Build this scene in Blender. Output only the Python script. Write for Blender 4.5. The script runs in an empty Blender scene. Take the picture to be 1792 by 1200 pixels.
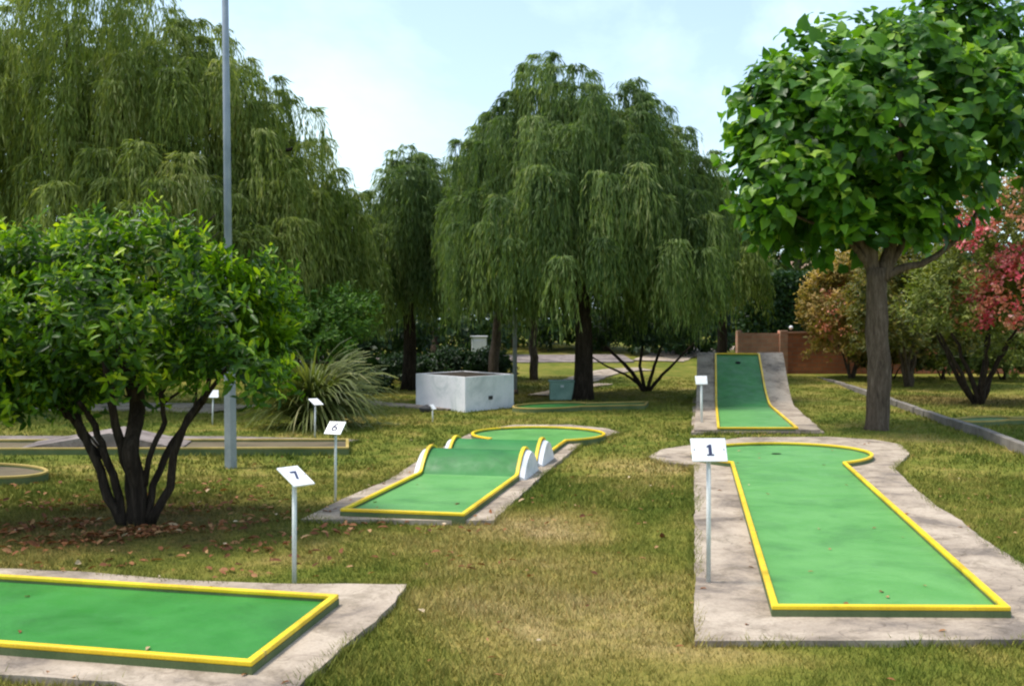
import bpy, bmesh, math, random
import numpy as np
from mathutils import Vector, Matrix
R = math.radians
rnd = random.Random(7)
rng = np.random.default_rng(11)
sc = bpy.context.scene
COL = sc.collection
sc.view_settings.view_transform = 'Standard'
sc.view_settings.look = 'None'
sc.view_settings.exposure = 0.85
sc.cycles.max_bounces = 6
sc.cycles.diffuse_bounces = 3
sc.cycles.transmission_bounces = 3
sc.cycles.transparent_max_bounces = 4
sc.cycles.filter_width = 2.2

# ------------------------------------------------------------------ camera
F = 1800.0; EYE = 1.6; PITCH = math.atan(30 / F)
cam_d = bpy.data.cameras.new('camera'); cam = bpy.data.objects.new('camera', cam_d); COL.objects.link(cam)
cam_d.sensor_width = 36; cam_d.lens = F / 1792 * 36; cam_d.clip_end = 2000
cam.location = (0, 0, EYE); cam.rotation_euler = (R(90) - PITCH, 0, 0)
sc.camera = cam

def ss(t):
    t = np.clip(t, 0, 1); return t * t * (3 - 2 * t)
def T(x, y):
    """height of the lawn: flat near, a gentle bank far behind"""
    return 0.95 * ss((np.asarray(y, float) - 24) / 26.0) + 1.2 * ss((np.asarray(y, float) - 50) / 60)
def gp(px, py, z=None):
    """where a measured image point lies on the lawn (or on level z)"""
    a = (px - 896) / F; b = (600 - py) / F
    d = Vector((a, math.cos(PITCH) + b * math.sin(PITCH), -math.sin(PITCH) + b * math.cos(PITCH)))
    zz = 0.0 if z is None else z
    for _ in range(30 if z is None else 1):
        t = (zz - EYE) / min(d.z, -0.004)
        p = d * t
        if z is None: zz = 0.5 * zz + 0.5 * float(T(p.x, p.y))
    return Vector((p.x, p.y, zz))
def hz(py, d):                      # height seen at picture row py at distance d
    return EYE + (570 - py) / F * d
def wx(px, d): return (px - 896) / F * d

# ------------------------------------------------------------------ object helpers
def tag(o, label=None, cat=None, group=None, kind=None):
    if label: o['label'] = label
    if cat: o['category'] = cat
    if group: o['group'] = group
    if kind: o['kind'] = kind
    return o
def empty(name, loc, label, cat, group=None):
    o = bpy.data.objects.new(name, None); o.empty_display_size = .2
    o.location = loc; COL.objects.link(o); bpy.context.view_layer.update()
    return tag(o, label, cat, group)
def link(name, me, mat, parent=None, smooth=False, world=True):
    o = bpy.data.objects.new(name, me); COL.objects.link(o)
    if mat is not None:
        for m in (mat if isinstance(mat, (list, tuple)) else [mat]): me.materials.append(m)
    if smooth: me.polygons.foreach_set('use_smooth', [True] * len(me.polygons))
    if parent is not None:
        o.parent = parent
        if world: o.matrix_parent_inverse = pw(parent).inverted()
    return o
def pw(o):
    m = o.matrix_basis.copy()
    while o.parent is not None:
        m = o.parent.matrix_basis @ o.matrix_parent_inverse @ m if False else pw(o.parent) @ o.matrix_parent_inverse @ o.matrix_basis
        return m
    return m
class MB:
    def __init__(s): s.v = []; s.f = []
    def add(s, vs, fs):
        n = len(s.v); s.v += [tuple(v) for v in vs]; s.f += [tuple(i + n for i in f) for f in fs]; return s
    def box(s, c, size, rz=0.0):
        x, y, z = (q / 2 for q in size); m = Matrix.Rotation(rz, 3, 'Z'); c = Vector(c)
        vs = [c + m @ Vector((a * x, b * y, e * z)) for e in (-1, 1) for b in (-1, 1) for a in (-1, 1)]
        return s.add(vs, [(0, 2, 3, 1), (4, 5, 7, 6), (0, 1, 5, 4), (2, 6, 7, 3), (0, 4, 6, 2), (1, 3, 7, 5)])
    def tube(s, pts, rad, n=8, cap=True, jit=0.0):
        pts = [Vector(p) for p in pts]
        if not isinstance(rad, (list, tuple)): rad = [rad] * len(pts)
        vs = []; prev = None
        for i, p in enumerate(pts):
            d = (pts[min(i + 1, len(pts) - 1)] - pts[max(i - 1, 0)]).normalized()
            a = (prev - d * prev.dot(d)) if prev is not None else d.orthogonal()
            a = a.normalized() if a.length > 1e-6 else d.orthogonal().normalized()
            prev = a; b = d.cross(a)
            for k in range(n):
                t = 2 * math.pi * k / n
                r = rad[i] * (1 + jit * math.sin(3 * t + i * .7) + jit * .6 * math.sin(5 * t - i * 1.3))
                vs.append(p + (a * math.cos(t) + b * math.sin(t)) * r)
        fs = []
        for i in range(len(pts) - 1):
            for k in range(n):
                k2 = (k + 1) % n
                fs.append((i * n + k, i * n + k2, (i + 1) * n + k2, (i + 1) * n + k))
        if cap:
            fs.append(tuple(range(n))[::-1]); fs.append(tuple((len(pts) - 1) * n + k for k in range(n)))
        return s.add(vs, fs)
    def me(s, name='mesh'):
        m = bpy.data.meshes.new(name); m.from_pydata(s.v, [], s.f); m.validate(); m.update()
        bm = bmesh.new(); bm.from_mesh(m); bmesh.ops.recalc_face_normals(bm, faces=bm.faces); bm.to_mesh(m); bm.free()
        return m
    def build(s, name, mat, parent=None, smooth=False, bevel=0, world=True):
        o = link(name, s.me(name), mat, parent, smooth, world)
        if bevel:
            b = o.modifiers.new('bevel', 'BEVEL'); b.width = bevel; b.segments = 2; b.limit_method = 'ANGLE'
        return o

def np_mesh(name, verts, faces_flat, loop_start, tint=None):
    me = bpy.data.meshes.new(name)
    me.vertices.add(len(verts)); me.vertices.foreach_set('co', np.ascontiguousarray(verts, np.float32).ravel())
    me.loops.add(len(faces_flat)); me.loops.foreach_set('vertex_index', np.ascontiguousarray(faces_flat, np.int32))
    me.polygons.add(len(loop_start)); me.polygons.foreach_set('loop_start', np.ascontiguousarray(loop_start, np.int32))
    me.update(calc_edges=True)
    if tint is not None:
        a = me.attributes.new('tint', 'FLOAT', 'FACE'); a.data.foreach_set('value', np.ascontiguousarray(tint, np.float32))
    return me
def norm(a): return a / np.maximum(np.linalg.norm(a, axis=1, keepdims=True), 1e-9)
# leaf templates: (x across, y along, z out), faces
DIAMOND = (np.array([(0, 0, 0), (.5, .45, 0), (0, 1, 0), (-.5, .45, 0)]), [(0, 1, 2, 3)])
OVAL = (np.array([(0, 0, 0), (.42, .3, .10), (.4, .68, .08), (0, 1, -.08), (-.4, .68, .08), (-.42, .3, .10), (0, .5, 0)]),
        [(0, 1, 2, 6), (6, 2, 3), (0, 6, 4, 5), (6, 3, 4)])
HEART = (np.array([(0, .06, 0), (.28, -.04, .06), (.5, .18, .10), (.46, .48, .08), (.22, .8, .0), (0, 1.08, -.16),
                   (-.22, .8, .0), (-.46, .48, .08), (-.5, .18, .10), (-.28, -.04, .06), (0, .5, .0)]),
         [(0, 1, 2, 3, 10), (10, 3, 4, 5), (0, 10, 7, 8, 9), (10, 5, 6, 7)])
def leaves(name, tmpl, P, D, N, L, W, tint):
    tv, tf = tmpl
    D = norm(D); S = norm(np.cross(D, N)); N = np.cross(S, D)
    n = len(P); L = np.broadcast_to(np.asarray(L, float), (n,)); W = np.broadcast_to(np.asarray(W, float), (n,))
    V = (P[:, None, :] + tv[None, :, 0:1] * (S * W[:, None])[:, None, :] + tv[None, :, 1:2] * (D * L[:, None])[:, None, :]
         + tv[None, :, 2:3] * (N * L[:, None])[:, None, :])
    k = len(tv); flat = np.concatenate([np.array(f) for f in tf]); cnt = np.array([len(f) for f in tf])
    idx = (flat[None, :] + (np.arange(n) * k)[:, None]).ravel()
    c = np.tile(cnt, n); ls = np.concatenate([[0], np.cumsum(c)[:-1]])
    return np_mesh(name, V.reshape(-1, 3), idx, ls, np.repeat(tint, len(tf)))

# ------------------------------------------------------------------ materials
def mat(name):
    m = bpy.data.materials.new(name); m.use_nodes = True
    nt = m.node_tree; b = nt.nodes['Principled BSDF']; return m, nt, b
def nd(nt, t, **kw):
    n = nt.nodes.new(t)
    for k, v in kw.items():
        if k in n.inputs.keys(): n.inputs[k].default_value = v
        else: setattr(n, k, v)
    return n
def noise(nt, scale, detail=4, rough=.55, vec=None, dist=0.0):
    n = nd(nt, 'ShaderNodeTexNoise'); n.inputs['Scale'].default_value = scale; n.inputs['Detail'].default_value = detail
    n.inputs['Roughness'].default_value = rough; n.inputs['Distortion'].default_value = dist
    if vec is not None: nt.links.new(vec, n.inputs['Vector'])
    return n.outputs['Fac']
def ramp(nt, fac, stops, interp='LINEAR'):
    r = nd(nt, 'ShaderNodeValToRGB'); e = r.color_ramp.elements; r.color_ramp.interpolation = interp
    e[0].position, e[0].color = stops[0][0], (*stops[0][1], 1); e[1].position, e[1].color = stops[-1][0], (*stops[-1][1], 1)
    for p, c in stops[1:-1]:
        q = e.new(p); q.color = (*c, 1)
    nt.links.new(fac, r.inputs['Fac']); return r.outputs['Color']
def mix(nt, fac, a, b, bt='MIX'):
    m = nd(nt, 'ShaderNodeMix', data_type='RGBA', blend_type=bt)
    for i, v in ((0, fac), (6, a), (7, b)):
        if isinstance(v, (float, int)): m.inputs[i].default_value = v
        elif isinstance(v, tuple): m.inputs[i].default_value = (*v, 1)
        else: nt.links.new(v, m.inputs[i])
    return m.outputs[2]
def math_(nt, op, a, b=0.0, clamp=False):
    m = nd(nt, 'ShaderNodeMath', operation=op, use_clamp=clamp)
    for i, v in ((0, a), (1, b)):
        if isinstance(v, (float, int)): m.inputs[i].default_value = v
        else: nt.links.new(v, m.inputs[i])
    return m.outputs[0]
def bump(nt, b, h, strength=.4, dist=.02):
    n = nd(nt, 'ShaderNodeBump'); n.inputs['Strength'].default_value = strength; n.inputs['Distance'].default_value = dist
    nt.links.new(h, n.inputs['Height']); nt.links.new(n.outputs['Normal'], b.inputs['Normal'])
def pos(nt): return nd(nt, 'ShaderNodeNewGeometry').outputs['Position']

def leaf_mat(name, stops, trans=.35, rough=.5, spec=.3, tcol=1.35):
    m, nt, b = mat(name)
    at = nd(nt, 'ShaderNodeAttribute', attribute_name='tint')
    c = ramp(nt, at.outputs['Fac'], stops)
    nt.links.new(c, b.inputs['Base Color']); b.inputs['Roughness'].default_value = rough
    b.inputs['Specular IOR Level'].default_value = spec
    tr = nd(nt, 'ShaderNodeBsdfTranslucent')
    c2 = mix(nt, 1.0, c, (tcol, tcol * 1.05, .55), 'MULTIPLY'); nt.links.new(c2, tr.inputs['Color'])
    ms = nd(nt, 'ShaderNodeMixShader'); ms.inputs[0].default_value = trans
    nt.links.new(b.outputs[0], ms.inputs[1]); nt.links.new(tr.outputs[0], ms.inputs[2])
    nt.links.new(ms.outputs[0], nt.nodes['Material Output'].inputs['Surface']); return m
def surf_mat(name, stops, scale=3, rough=.8, spec=.3, bs=0, bscale=40, detail=5, fine=.15):
    m, nt, b = mat(name); p = pos(nt)
    c = ramp(nt, noise(nt, scale, detail, .6, p), stops)
    if fine:
        f = ramp(nt, noise(nt, bscale * 1.7, 3, .7, p), [(.3, (1 - fine,) * 3), (.7, (1 + fine * .4,) * 3)])
        c = mix(nt, 1.0, c, f, 'MULTIPLY')
    nt.links.new(c, b.inputs['Base Color']); b.inputs['Roughness'].default_value = rough
    b.inputs['Specular IOR Level'].default_value = spec
    if bs: bump(nt, b, noise(nt, bscale, 4, .6, p), bs, .01)
    return m

LITTER = gp(235, 915)
LITTER_B = gp(1690, 700); LITTER_C = gp(985, 690)
DRY = [gp(1150, 815), gp(1030, 1060), gp(930, 930)]
def lawn_color(nt):
    """olive grass with dry and bare patches, shared by the ground sheet and the blades"""
    p = pos(nt)
    sp = nd(nt, 'ShaderNodeSeparateXYZ'); nt.links.new(p, sp.inputs[0])
    cb = nd(nt, 'ShaderNodeCombineXYZ'); nt.links.new(sp.outputs[0], cb.inputs[0]); nt.links.new(sp.outputs[1], cb.inputs[1])
    v = cb.outputs[0]
    n1 = noise(nt, .55, 5, .62, v, .6); n2 = noise(nt, 3.2, 5, .65, v); n3 = noise(nt, 14, 4, .7, v)
    f = math_(nt, 'ADD', math_(nt, 'MULTIPLY', n1, .62), math_(nt, 'MULTIPLY', n2, .38))
    def blob(c, r0, r1):
        d = nd(nt, 'ShaderNodeVectorMath', operation='DISTANCE'); nt.links.new(v, d.inputs[0]); d.inputs[1].default_value = (c.x, c.y, 0)
        dd = math_(nt, 'ADD', d.outputs['Value'], math_(nt, 'MULTIPLY', math_(nt, 'SUBTRACT', n2, .5), r1 * 1.1))
        mr = nd(nt, 'ShaderNodeMapRange'); mr.interpolation_type = 'SMOOTHSTEP'
        mr.inputs['From Min'].default_value = r1; mr.inputs['From Max'].default_value = r0
        nt.links.new(dd, mr.inputs['Value']); return mr.outputs['Result']
    dry = None
    for c, r in zip(DRY, (1.3, 2.0, 1.5)):
        q = math_(nt, 'MULTIPLY', blob(c, 0.0, r), .17); dry = q if dry is None else math_(nt, 'ADD', dry, q)
    f = math_(nt, 'ADD', f, dry)
    c = ramp(nt, f, [(.34, (.078, .115, .016)), (.46, (.14, .162, .026)), (.54, (.21, .20, .042)), (.62, (.31, .25, .08)), (.74, (.40, .30, .15))])
    fine = ramp(nt, n3, [(.3, (.72, .74, .7)), (.5, (1, 1, 1)), (.7, (1.15, 1.12, 1.08))])
    c = mix(nt, 1.0, c, fine, 'MULTIPLY')
    soil = ramp(nt, n3, [(.35, (.05, .035, .016)), (.5, (.12, .075, .03)), (.65, (.20, .11, .05))])
    m = math_(nt, 'MULTIPLY', blob(LITTER, .3, 2.1), .75)
    c = mix(nt, m, c, soil)
    m = math_(nt, 'MULTIPLY', blob(LITTER_B, .5, 3.0), .7); c = mix(nt, m, c, soil)
    m = math_(nt, 'MULTIPLY', blob(LITTER_C, .5, 3.4), .45); c = mix(nt, m, c, soil)
    return c, n3
M = {}
m, nt, b = mat('lawn_soil'); c, h = lawn_color(nt); c = mix(nt, 1.0, c, (.9, .88, .80), 'MULTIPLY'); nt.links.new(c, b.inputs['Base Color'])
b.inputs['Roughness'].default_value = .95; b.inputs['Specular IOR Level'].default_value = .1; bump(nt, b, h, .8, .04); M['lawn'] = m
m, nt, b = mat('grass_blade'); c, h = lawn_color(nt)
at = nd(nt, 'ShaderNodeAttribute', attribute_name='tint')
c = mix(nt, 1.0, c, ramp(nt, at.outputs['Fac'], [(0, (.75, .85, .7)), (.55, (1.05, 1.1, .95)), (1, (1.6, 1.4, 1.5))]), 'MULTIPLY')
nt.links.new(c, b.inputs['Base Color']); b.inputs['Roughness'].default_value = .75; b.inputs['Specular IOR Level'].default_value = .15; M['blade'] = m

def concrete(name, a, bcol, dark, joints=False):
    m, nt, b = mat(name); p = pos(nt)
    c = ramp(nt, noise(nt, 1.6, 6, .65, p, .4), [(.36, dark), (.47, a), (.60, bcol)])
    f = ramp(nt, noise(nt, 60, 4, .75, p), [(.3, (.78, .77, .76)), (.55, (1.02, 1.02, 1.02)), (.75, (1.12, 1.1, 1.08))])
    c = mix(nt, 1.0, c, f, 'MULTIPLY')
    v = nd(nt, 'ShaderNodeTexVoronoi', feature='DISTANCE_TO_EDGE'); v.inputs['Scale'].default_value = .9
    dv = nd(nt, 'ShaderNodeVectorMath', operation='ADD'); nz = nd(nt, 'ShaderNodeTexNoise'); nz.inputs['Scale'].default_value = 3
    nt.links.new(p, nz.inputs['Vector']); nt.links.new(p, dv.inputs[0]); nt.links.new(nz.outputs['Color'], dv.inputs[1]); nt.links.new(dv.outputs[0], v.inputs['Vector'])
    cr = ramp(nt, v.outputs['Distance'], [(0.0, (.45, .42, .4)), (.012, (1, 1, 1))])
    c = mix(nt, .55, c, mix(nt, 1.0, c, cr, 'MULTIPLY'))
    st = ramp(nt, noise(nt, 4, 7, .75, p, .5), [(.38, (.55, .54, .50)), (.5, (1, 1, 1))]); c = mix(nt, .75, c, mix(nt, 1.0, c, st, 'MULTIPLY'))
    nt.links.new(c, b.inputs['Base Color']); b.inputs['Roughness'].default_value = .88; b.inputs['Specular IOR Level'].default_value = .25
    bump(nt, b, noise(nt, 45, 5, .7, p), .5, .008); return m
M['concrete'] = concrete('pinkish_concrete', (.34, .275, .21), (.45, .37, .285), (.19, .155, .125))
M['concrete_dark'] = concrete('weathered_concrete', (.20, .165, .15), (.28, .235, .215), (.12, .10, .095))
M['concrete_grey'] = concrete('grey_concrete', (.34, .35, .36), (.45, .46, .47), (.24, .25, .26))
def paint(name, col, col2, rough=.42, spec=.5, wear=(.2, .2, .2), wearamt=.3, bsc=.15):
    m, nt, b = mat(name); p = pos(nt)
    c = ramp(nt, noise(nt, 2.2, 5, .6, p, .5), [(.35, col), (.62, col2)])
    c = mix(nt, 1.0, c, ramp(nt, noise(nt, 1.3, 7, .68, p, .8), [(.34, (.74, .78, .78)), (.48, (1, 1, 1)), (.66, (1.10, 1.06, 1.08))]), 'MULTIPLY')
    w = ramp(nt, noise(nt, 11, 6, .75, p), [(.60, (0, 0, 0)), (.72, (1, 1, 1))])
    w2 = math_(nt, 'MULTIPLY', w, wearamt); c = mix(nt, w2, c, wear)
    g = ramp(nt, noise(nt, 90, 3, .7, p), [(.3, (.86, .86, .86)), (.6, (1.04, 1.04, 1.04))]); c = mix(nt, 1.0, c, g, 'MULTIPLY')
    nt.links.new(c, b.inputs['Base Color']); b.inputs['Specular IOR Level'].default_value = spec
    r = ramp(nt, noise(nt, 6, 4, .6, p), [(.3, (rough - .08,) * 3), (.7, (rough + .12,) * 3)]); nt.links.new(r, b.inputs['Roughness'])
    if bsc: bump(nt, b, noise(nt, 120, 3, .6, p), bsc, .003)
    return m
M['green'] = paint('green_lane_paint', (.022, .175, .020), (.034, .215, .030), .52, .4, (.10, .30, .12), .22)
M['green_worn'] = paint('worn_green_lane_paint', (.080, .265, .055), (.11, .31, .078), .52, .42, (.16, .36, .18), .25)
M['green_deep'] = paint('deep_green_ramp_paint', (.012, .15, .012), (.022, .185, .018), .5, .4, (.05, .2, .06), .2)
M['green_shade'] = paint('hump_green_with_painted_shade', (.018, .155, .026), (.03, .195, .038), .55, .35, (.1, .3, .12), .25)  # lane green darkened so the humps' shading is part of the colour
M['green_old'] = paint('dull_green_lane_paint', (.07, .16, .06), (.11, .2, .07), .6, .4, (.2, .2, .12), .6)
M['brown_lane'] = paint('bare_brown_lane', (.09, .07, .04), (.14, .11, .06), .7, .3, (.2, .2, .12), .6)
M['yellow'] = paint('yellow_rail_paint', (.72, .44, .012), (.84, .60, .02), .45, .4, (.34, .24, .10), .85, 0)
M['yellow_old'] = paint('faded_yellow_rail_paint', (.34, .25, .06), (.44, .33, .10), .6, .3, (.35, .28, .12), .7, 0)
M['rim'] = paint('dirty_green_rim', (.08, .12, .045), (.13, .16, .07), .8, .2, (.12, .09, .06), .8)
M['white_paint'] = paint('white_paint', (.66, .66, .68), (.76, .76, .76), .55, .4, (.45, .44, .4), .25)
M['white_wall'] = paint('white_limewash', (.76, .76, .79), (.82, .82, .84), .75, .3, (.5, .5, .48), .25)
M['plate'] = paint('white_sign_plate', (.82, .82, .82), (.86, .86, .86), .35, .5, (.6, .6, .58), .15, 0)
M['post'] = paint('white_post_paint', (.55, .58, .55), (.66, .68, .64), .5, .4, (.35, .3, .25), .5, 0)
M['ink'] = paint('dark_blue_ink', (.03, .04, .09), (.04, .05, .11), .5, .3, (.1, .1, .15), .2, 0)
M['hole'] = paint('dark_hole', (.008, .008, .008), (.012, .012, .012), .9, .1, (.01, .01, .01), 0, 0)
M['galv'] = paint('galvanised_steel', (.20, .24, .29), (.28, .32, .37), .45, .5, (.25, .27, .3), .4, 0)
M['galv2'] = paint('pale_pole_foot', (.24, .27, .28), (.32, .35, .36), .6, .4, (.25, .26, .27), .6, 0)
M['box_green'] = paint('pale_green_cabinet', (.22, .36, .29), (.28, .42, .34), .6, .4, (.3, .35, .3), .4, 0)
M['dark_metal'] = paint('dark_metal', (.03, .03, .03), (.05, .05, .05), .6, .4, (.1, .1, .1), .3, 0)
def bark(name, a, c2, sc_=(14, 14, 2.5)):
    m, nt, b = mat(name); p = pos(nt)
    mp = nd(nt, 'ShaderNodeMapping'); mp.inputs['Scale'].default_value = sc_; nt.links.new(p, mp.inputs['Vector'])
    n1 = noise(nt, 1.6, 6, .7, mp.outputs[0], .5)
    c = ramp(nt, n1, [(.3, tuple(q * .45 for q in a)), (.48, a), (.68, c2)])
    nt.links.new(c, b.inputs['Base Color']); b.inputs['Roughness'].default_value = .9; b.inputs['Specular IOR Level'].default_value = .15
    bump(nt, b, n1, .9, .03); return m
M['bark_dark'] = bark('dark_bark', (.028, .02, .014), (.06, .045, .032))
M['bark_grey'] = bark('grey_brown_bark', (.105, .075, .052), (.18, .135, .10))
M['bark_mid'] = bark('brown_bark', (.08, .06, .042), (.14, .108, .078))
# foliage
M['willow_a'] = leaf_mat('willow_foliage', [(0, (.035, .07, .010)), (.5, (.135, .185, .038)), (.85, (.28, .32, .09)), (1, (.40, .40, .18))], .45, .6, .2)
M['willow_b'] = leaf_mat('dark_willow_foliage', [(0, (.025, .055, .014)), (.5, (.105, .165, .048)), (.85, (.24, .31, .10)), (1, (.38, .41, .19))], .45, .6, .2)
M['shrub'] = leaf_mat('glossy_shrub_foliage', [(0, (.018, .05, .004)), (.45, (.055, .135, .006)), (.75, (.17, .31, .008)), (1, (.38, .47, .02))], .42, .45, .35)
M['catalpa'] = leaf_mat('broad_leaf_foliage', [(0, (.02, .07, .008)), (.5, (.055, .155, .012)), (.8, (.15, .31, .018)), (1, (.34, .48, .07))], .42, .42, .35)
M['evergreen'] = leaf_mat('evergreen_foliage', [(0, (.010, .028, .008)), (.6, (.028, .065, .016)), (1, (.07, .13, .03))], .25, .5, .3)
M['olive'] = leaf_mat('olive_foliage', [(0, (.03, .055, .012)), (.6, (.08, .12, .025)), (1, (.17, .20, .05))], .35, .5, .3)
M['lime'] = leaf_mat('lime_foliage', [(0, (.03, .08, .008)), (.6, (.09, .19, .02)), (1, (.22, .32, .04))], .4, .5, .3)
M['rusty'] = leaf_mat('bronze_foliage', [(0, (.05, .07, .018)), (.4, (.15, .15, .03)), (.75, (.34, .23, .06)), (1, (.60, .42, .18))], .35, .5, .3)
M['oleander'] = leaf_mat('mixed_green_foliage', [(0, (.035, .06, .014)), (.45, (.13, .17, .03)), (.8, (.30, .32, .07)), (1, (.52, .44, .17))], .35, .5, .3)
M['pink'] = leaf_mat('pink_petals', [(0, (.58, .07, .11)), (.5, (.74, .16, .20)), (1, (.82, .42, .40))], .3, .6, .2, 1.0)
M['coral'] = leaf_mat('coral_petals', [(0, (.50, .14, .08)), (.5, (.64, .27, .17)), (1, (.72, .46, .30))], .3, .6, .2, 1.0)
M['strap'] = leaf_mat('strap_leaf', [(0, (.045, .065, .016)), (.5, (.12, .15, .035)), (.85, (.22, .23, .07)), (1, (.38, .34, .16))], .3, .5, .3)
M['litter'] = leaf_mat('dry_fallen_leaf', [(0, (.10, .035, .015)), (.5, (.26, .10, .04)), (.85, (.42, .24, .11)), (1, (.62, .48, .32))], .15, .7, .2)

# ------------------------------------------------------------------ world and sun
SUN_EL, SUN_AZ = R(67), R(-88)         # high, from the left
w = bpy.data.worlds.new('World'); sc.world = w; w.use_nodes = True; nt = w.node_tree
bg = nt.nodes['Background']; sky = nd(nt, 'ShaderNodeTexSky', sky_type='NISHITA'); sky.sun_disc = False
sky.sun_elevation = SUN_EL; sky.sun_rotation = SUN_AZ; sky.air_density = 1.1; sky.dust_density = 2.2; sky.ozone_density = 1.2
tc = nd(nt, 'ShaderNodeTexCoord')
mp = nd(nt, 'ShaderNodeMapping'); mp.inputs['Scale'].default_value = (1, 1, 1.5); nt.links.new(tc.outputs['Generated'], mp.inputs['Vector'])
n1 = noise(nt, 2.6, 7, .58, mp.outputs[0], .3)
sp = nd(nt, 'ShaderNodeSeparateXYZ'); nt.links.new(tc.outputs['Generated'], sp.inputs[0])
low = nd(nt, 'ShaderNodeMapRange'); low.inputs['From Min'].default_value = .34; low.inputs['From Max'].default_value = .02
low.inputs['To Min'].default_value = 0; low.inputs['To Max'].default_value = .30; nt.links.new(sp.outputs[2], low.inputs['Value'])
cf = ramp(nt, math_(nt, 'ADD', n1, low.outputs['Result']), [(.52, (.16,) * 3), (.76, (.92,) * 3)])
cl = mix(nt, cf, sky.outputs[0], (4.2, 5.3, 5.7))
nt.links.new(cl, bg.inputs['Color']); bg.inputs['Strength'].default_value = .148
sd = bpy.data.lights.new('sun', 'SUN'); sun = bpy.data.objects.new('sun', sd); COL.objects.link(sun)
sd.energy = 2.25; sd.angle = R(11); sd.color = (1, .95, .87)
dv = Vector((math.sin(SUN_AZ) * math.cos(SUN_EL), math.cos(SUN_AZ) * math.cos(SUN_EL), math.sin(SUN_EL)))
sun.rotation_euler = dv.to_track_quat('Z', 'Y').to_euler()
sun.location = (0, 0, 30)

# ------------------------------------------------------------------ ground
xs = np.concatenate([np.linspace(-400, -30, 10), np.linspace(-28, 28, 113), np.linspace(30, 400, 10)])
ys = np.concatenate([np.linspace(-60, 0, 6), np.linspace(1, 60, 119), np.linspace(64, 600, 14)])
X, Y = np.meshgrid(xs, ys)
Z = T(X, Y) + .012 * np.sin(X * 1.3 + Y * .7) * np.sin(Y * 1.1) - .014
V = np.stack([X.ravel(), Y.ravel(), Z.ravel()], 1); nx, ny = len(xs), len(ys)
i, j = np.meshgrid(np.arange(nx - 1), np.arange(ny - 1)); a = (j * nx + i).ravel()
fc = np.stack([a, a + 1, a + nx + 1, a + nx], 1)
g = link('ground', np_mesh('ground', V, fc.ravel(), np.arange(len(fc)) * 4), M['lawn'], smooth=True)
tag(g, 'patchy olive and straw coloured lawn', 'lawn', kind='structure')

def prism(outline, z0, z1, jitter=0.0, step=.12):
    """irregular slab with the outline subdivided and slightly broken"""
    pts = []
    n = len(outline)
    for i in range(n):
        a, b_ = Vector(outline[i][:2]), Vector(outline[(i + 1) % n][:2]); k = max(1, int((b_ - a).length / step))
        for q in range(k):
            p = a.lerp(b_, q / k)
            if jitter: p = p + Vector((rnd.uniform(-jitter, jitter), rnd.uniform(-jitter, jitter)))
            pts.append(p)
    bm = bmesh.new()
    top = [bm.verts.new((p.x, p.y, z1)) for p in pts]; es = [bm.edges.new((top[i], top[(i + 1) % len(top)])) for i in range(len(top))]
    bot = [bm.verts.new((p.x, p.y, z0)) for p in pts]
    bmesh.ops.triangle_fill(bm, use_beauty=True, use_dissolve=False, edges=es)
    for i in range(len(top)):
        k = (i + 1) % len(top); bm.faces.new((top[i], bot[i], bot[k], top[k]))
    bmesh.ops.recalc_face_normals(bm, faces=bm.faces)
    me = bpy.data.meshes.new('slab'); bm.to_mesh(me); bm.free(); return me
LANES = []
SLABS = []      # outlines where no grass grows

def ribbon(name, pts, width, m, label, cat, kind='structure', lift=.02):
    mb = MB(); pts = [gp(*p) for p in pts]; L = []; 
    # smooth
    q = []
    for i in range(len(pts) - 1):
        p0, p1, p2, p3 = pts[max(i - 1, 0)], pts[i], pts[i + 1], pts[min(i + 2, len(pts) - 1)]
        for k in range(8):
            t = k / 8
            q.append(.5 * ((2 * p1) + (p2 - p0) * t + (2 * p0 - 5 * p1 + 4 * p2 - p3) * t * t + (3 * p1 - p0 - 3 * p2 + p3) * t ** 3))
    q.append(pts[-1])
    vs = []
    for i, p in enumerate(q):
        d = (q[min(i + 1, len(q) - 1)] - q[max(i - 1, 0)]); d.z = 0; d.normalize(); s = Vector((d.y, -d.x, 0))
        wd = width * (1 + rnd.uniform(-.06, .06))
        for e in (-.5, .5):
            r = p + s * wd * e; vs.append((r.x, r.y, float(T(r.x, r.y)) + lift))
        for e in (.5, -.5):
            r = p + s * wd * e; vs.append((r.x, r.y, float(T(r.x, r.y)) - .06))
    fs = []
    for i in range(len(q) - 1):
        for k in range(4): fs.append((4 * i + k, 4 * i + (k + 1) % 4, 4 * i + 4 + (k + 1) % 4, 4 * i + 4 + k))
    mb.add(vs, fs); o = mb.build(name, m); tag(o, label, cat, kind=kind); return o

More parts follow.
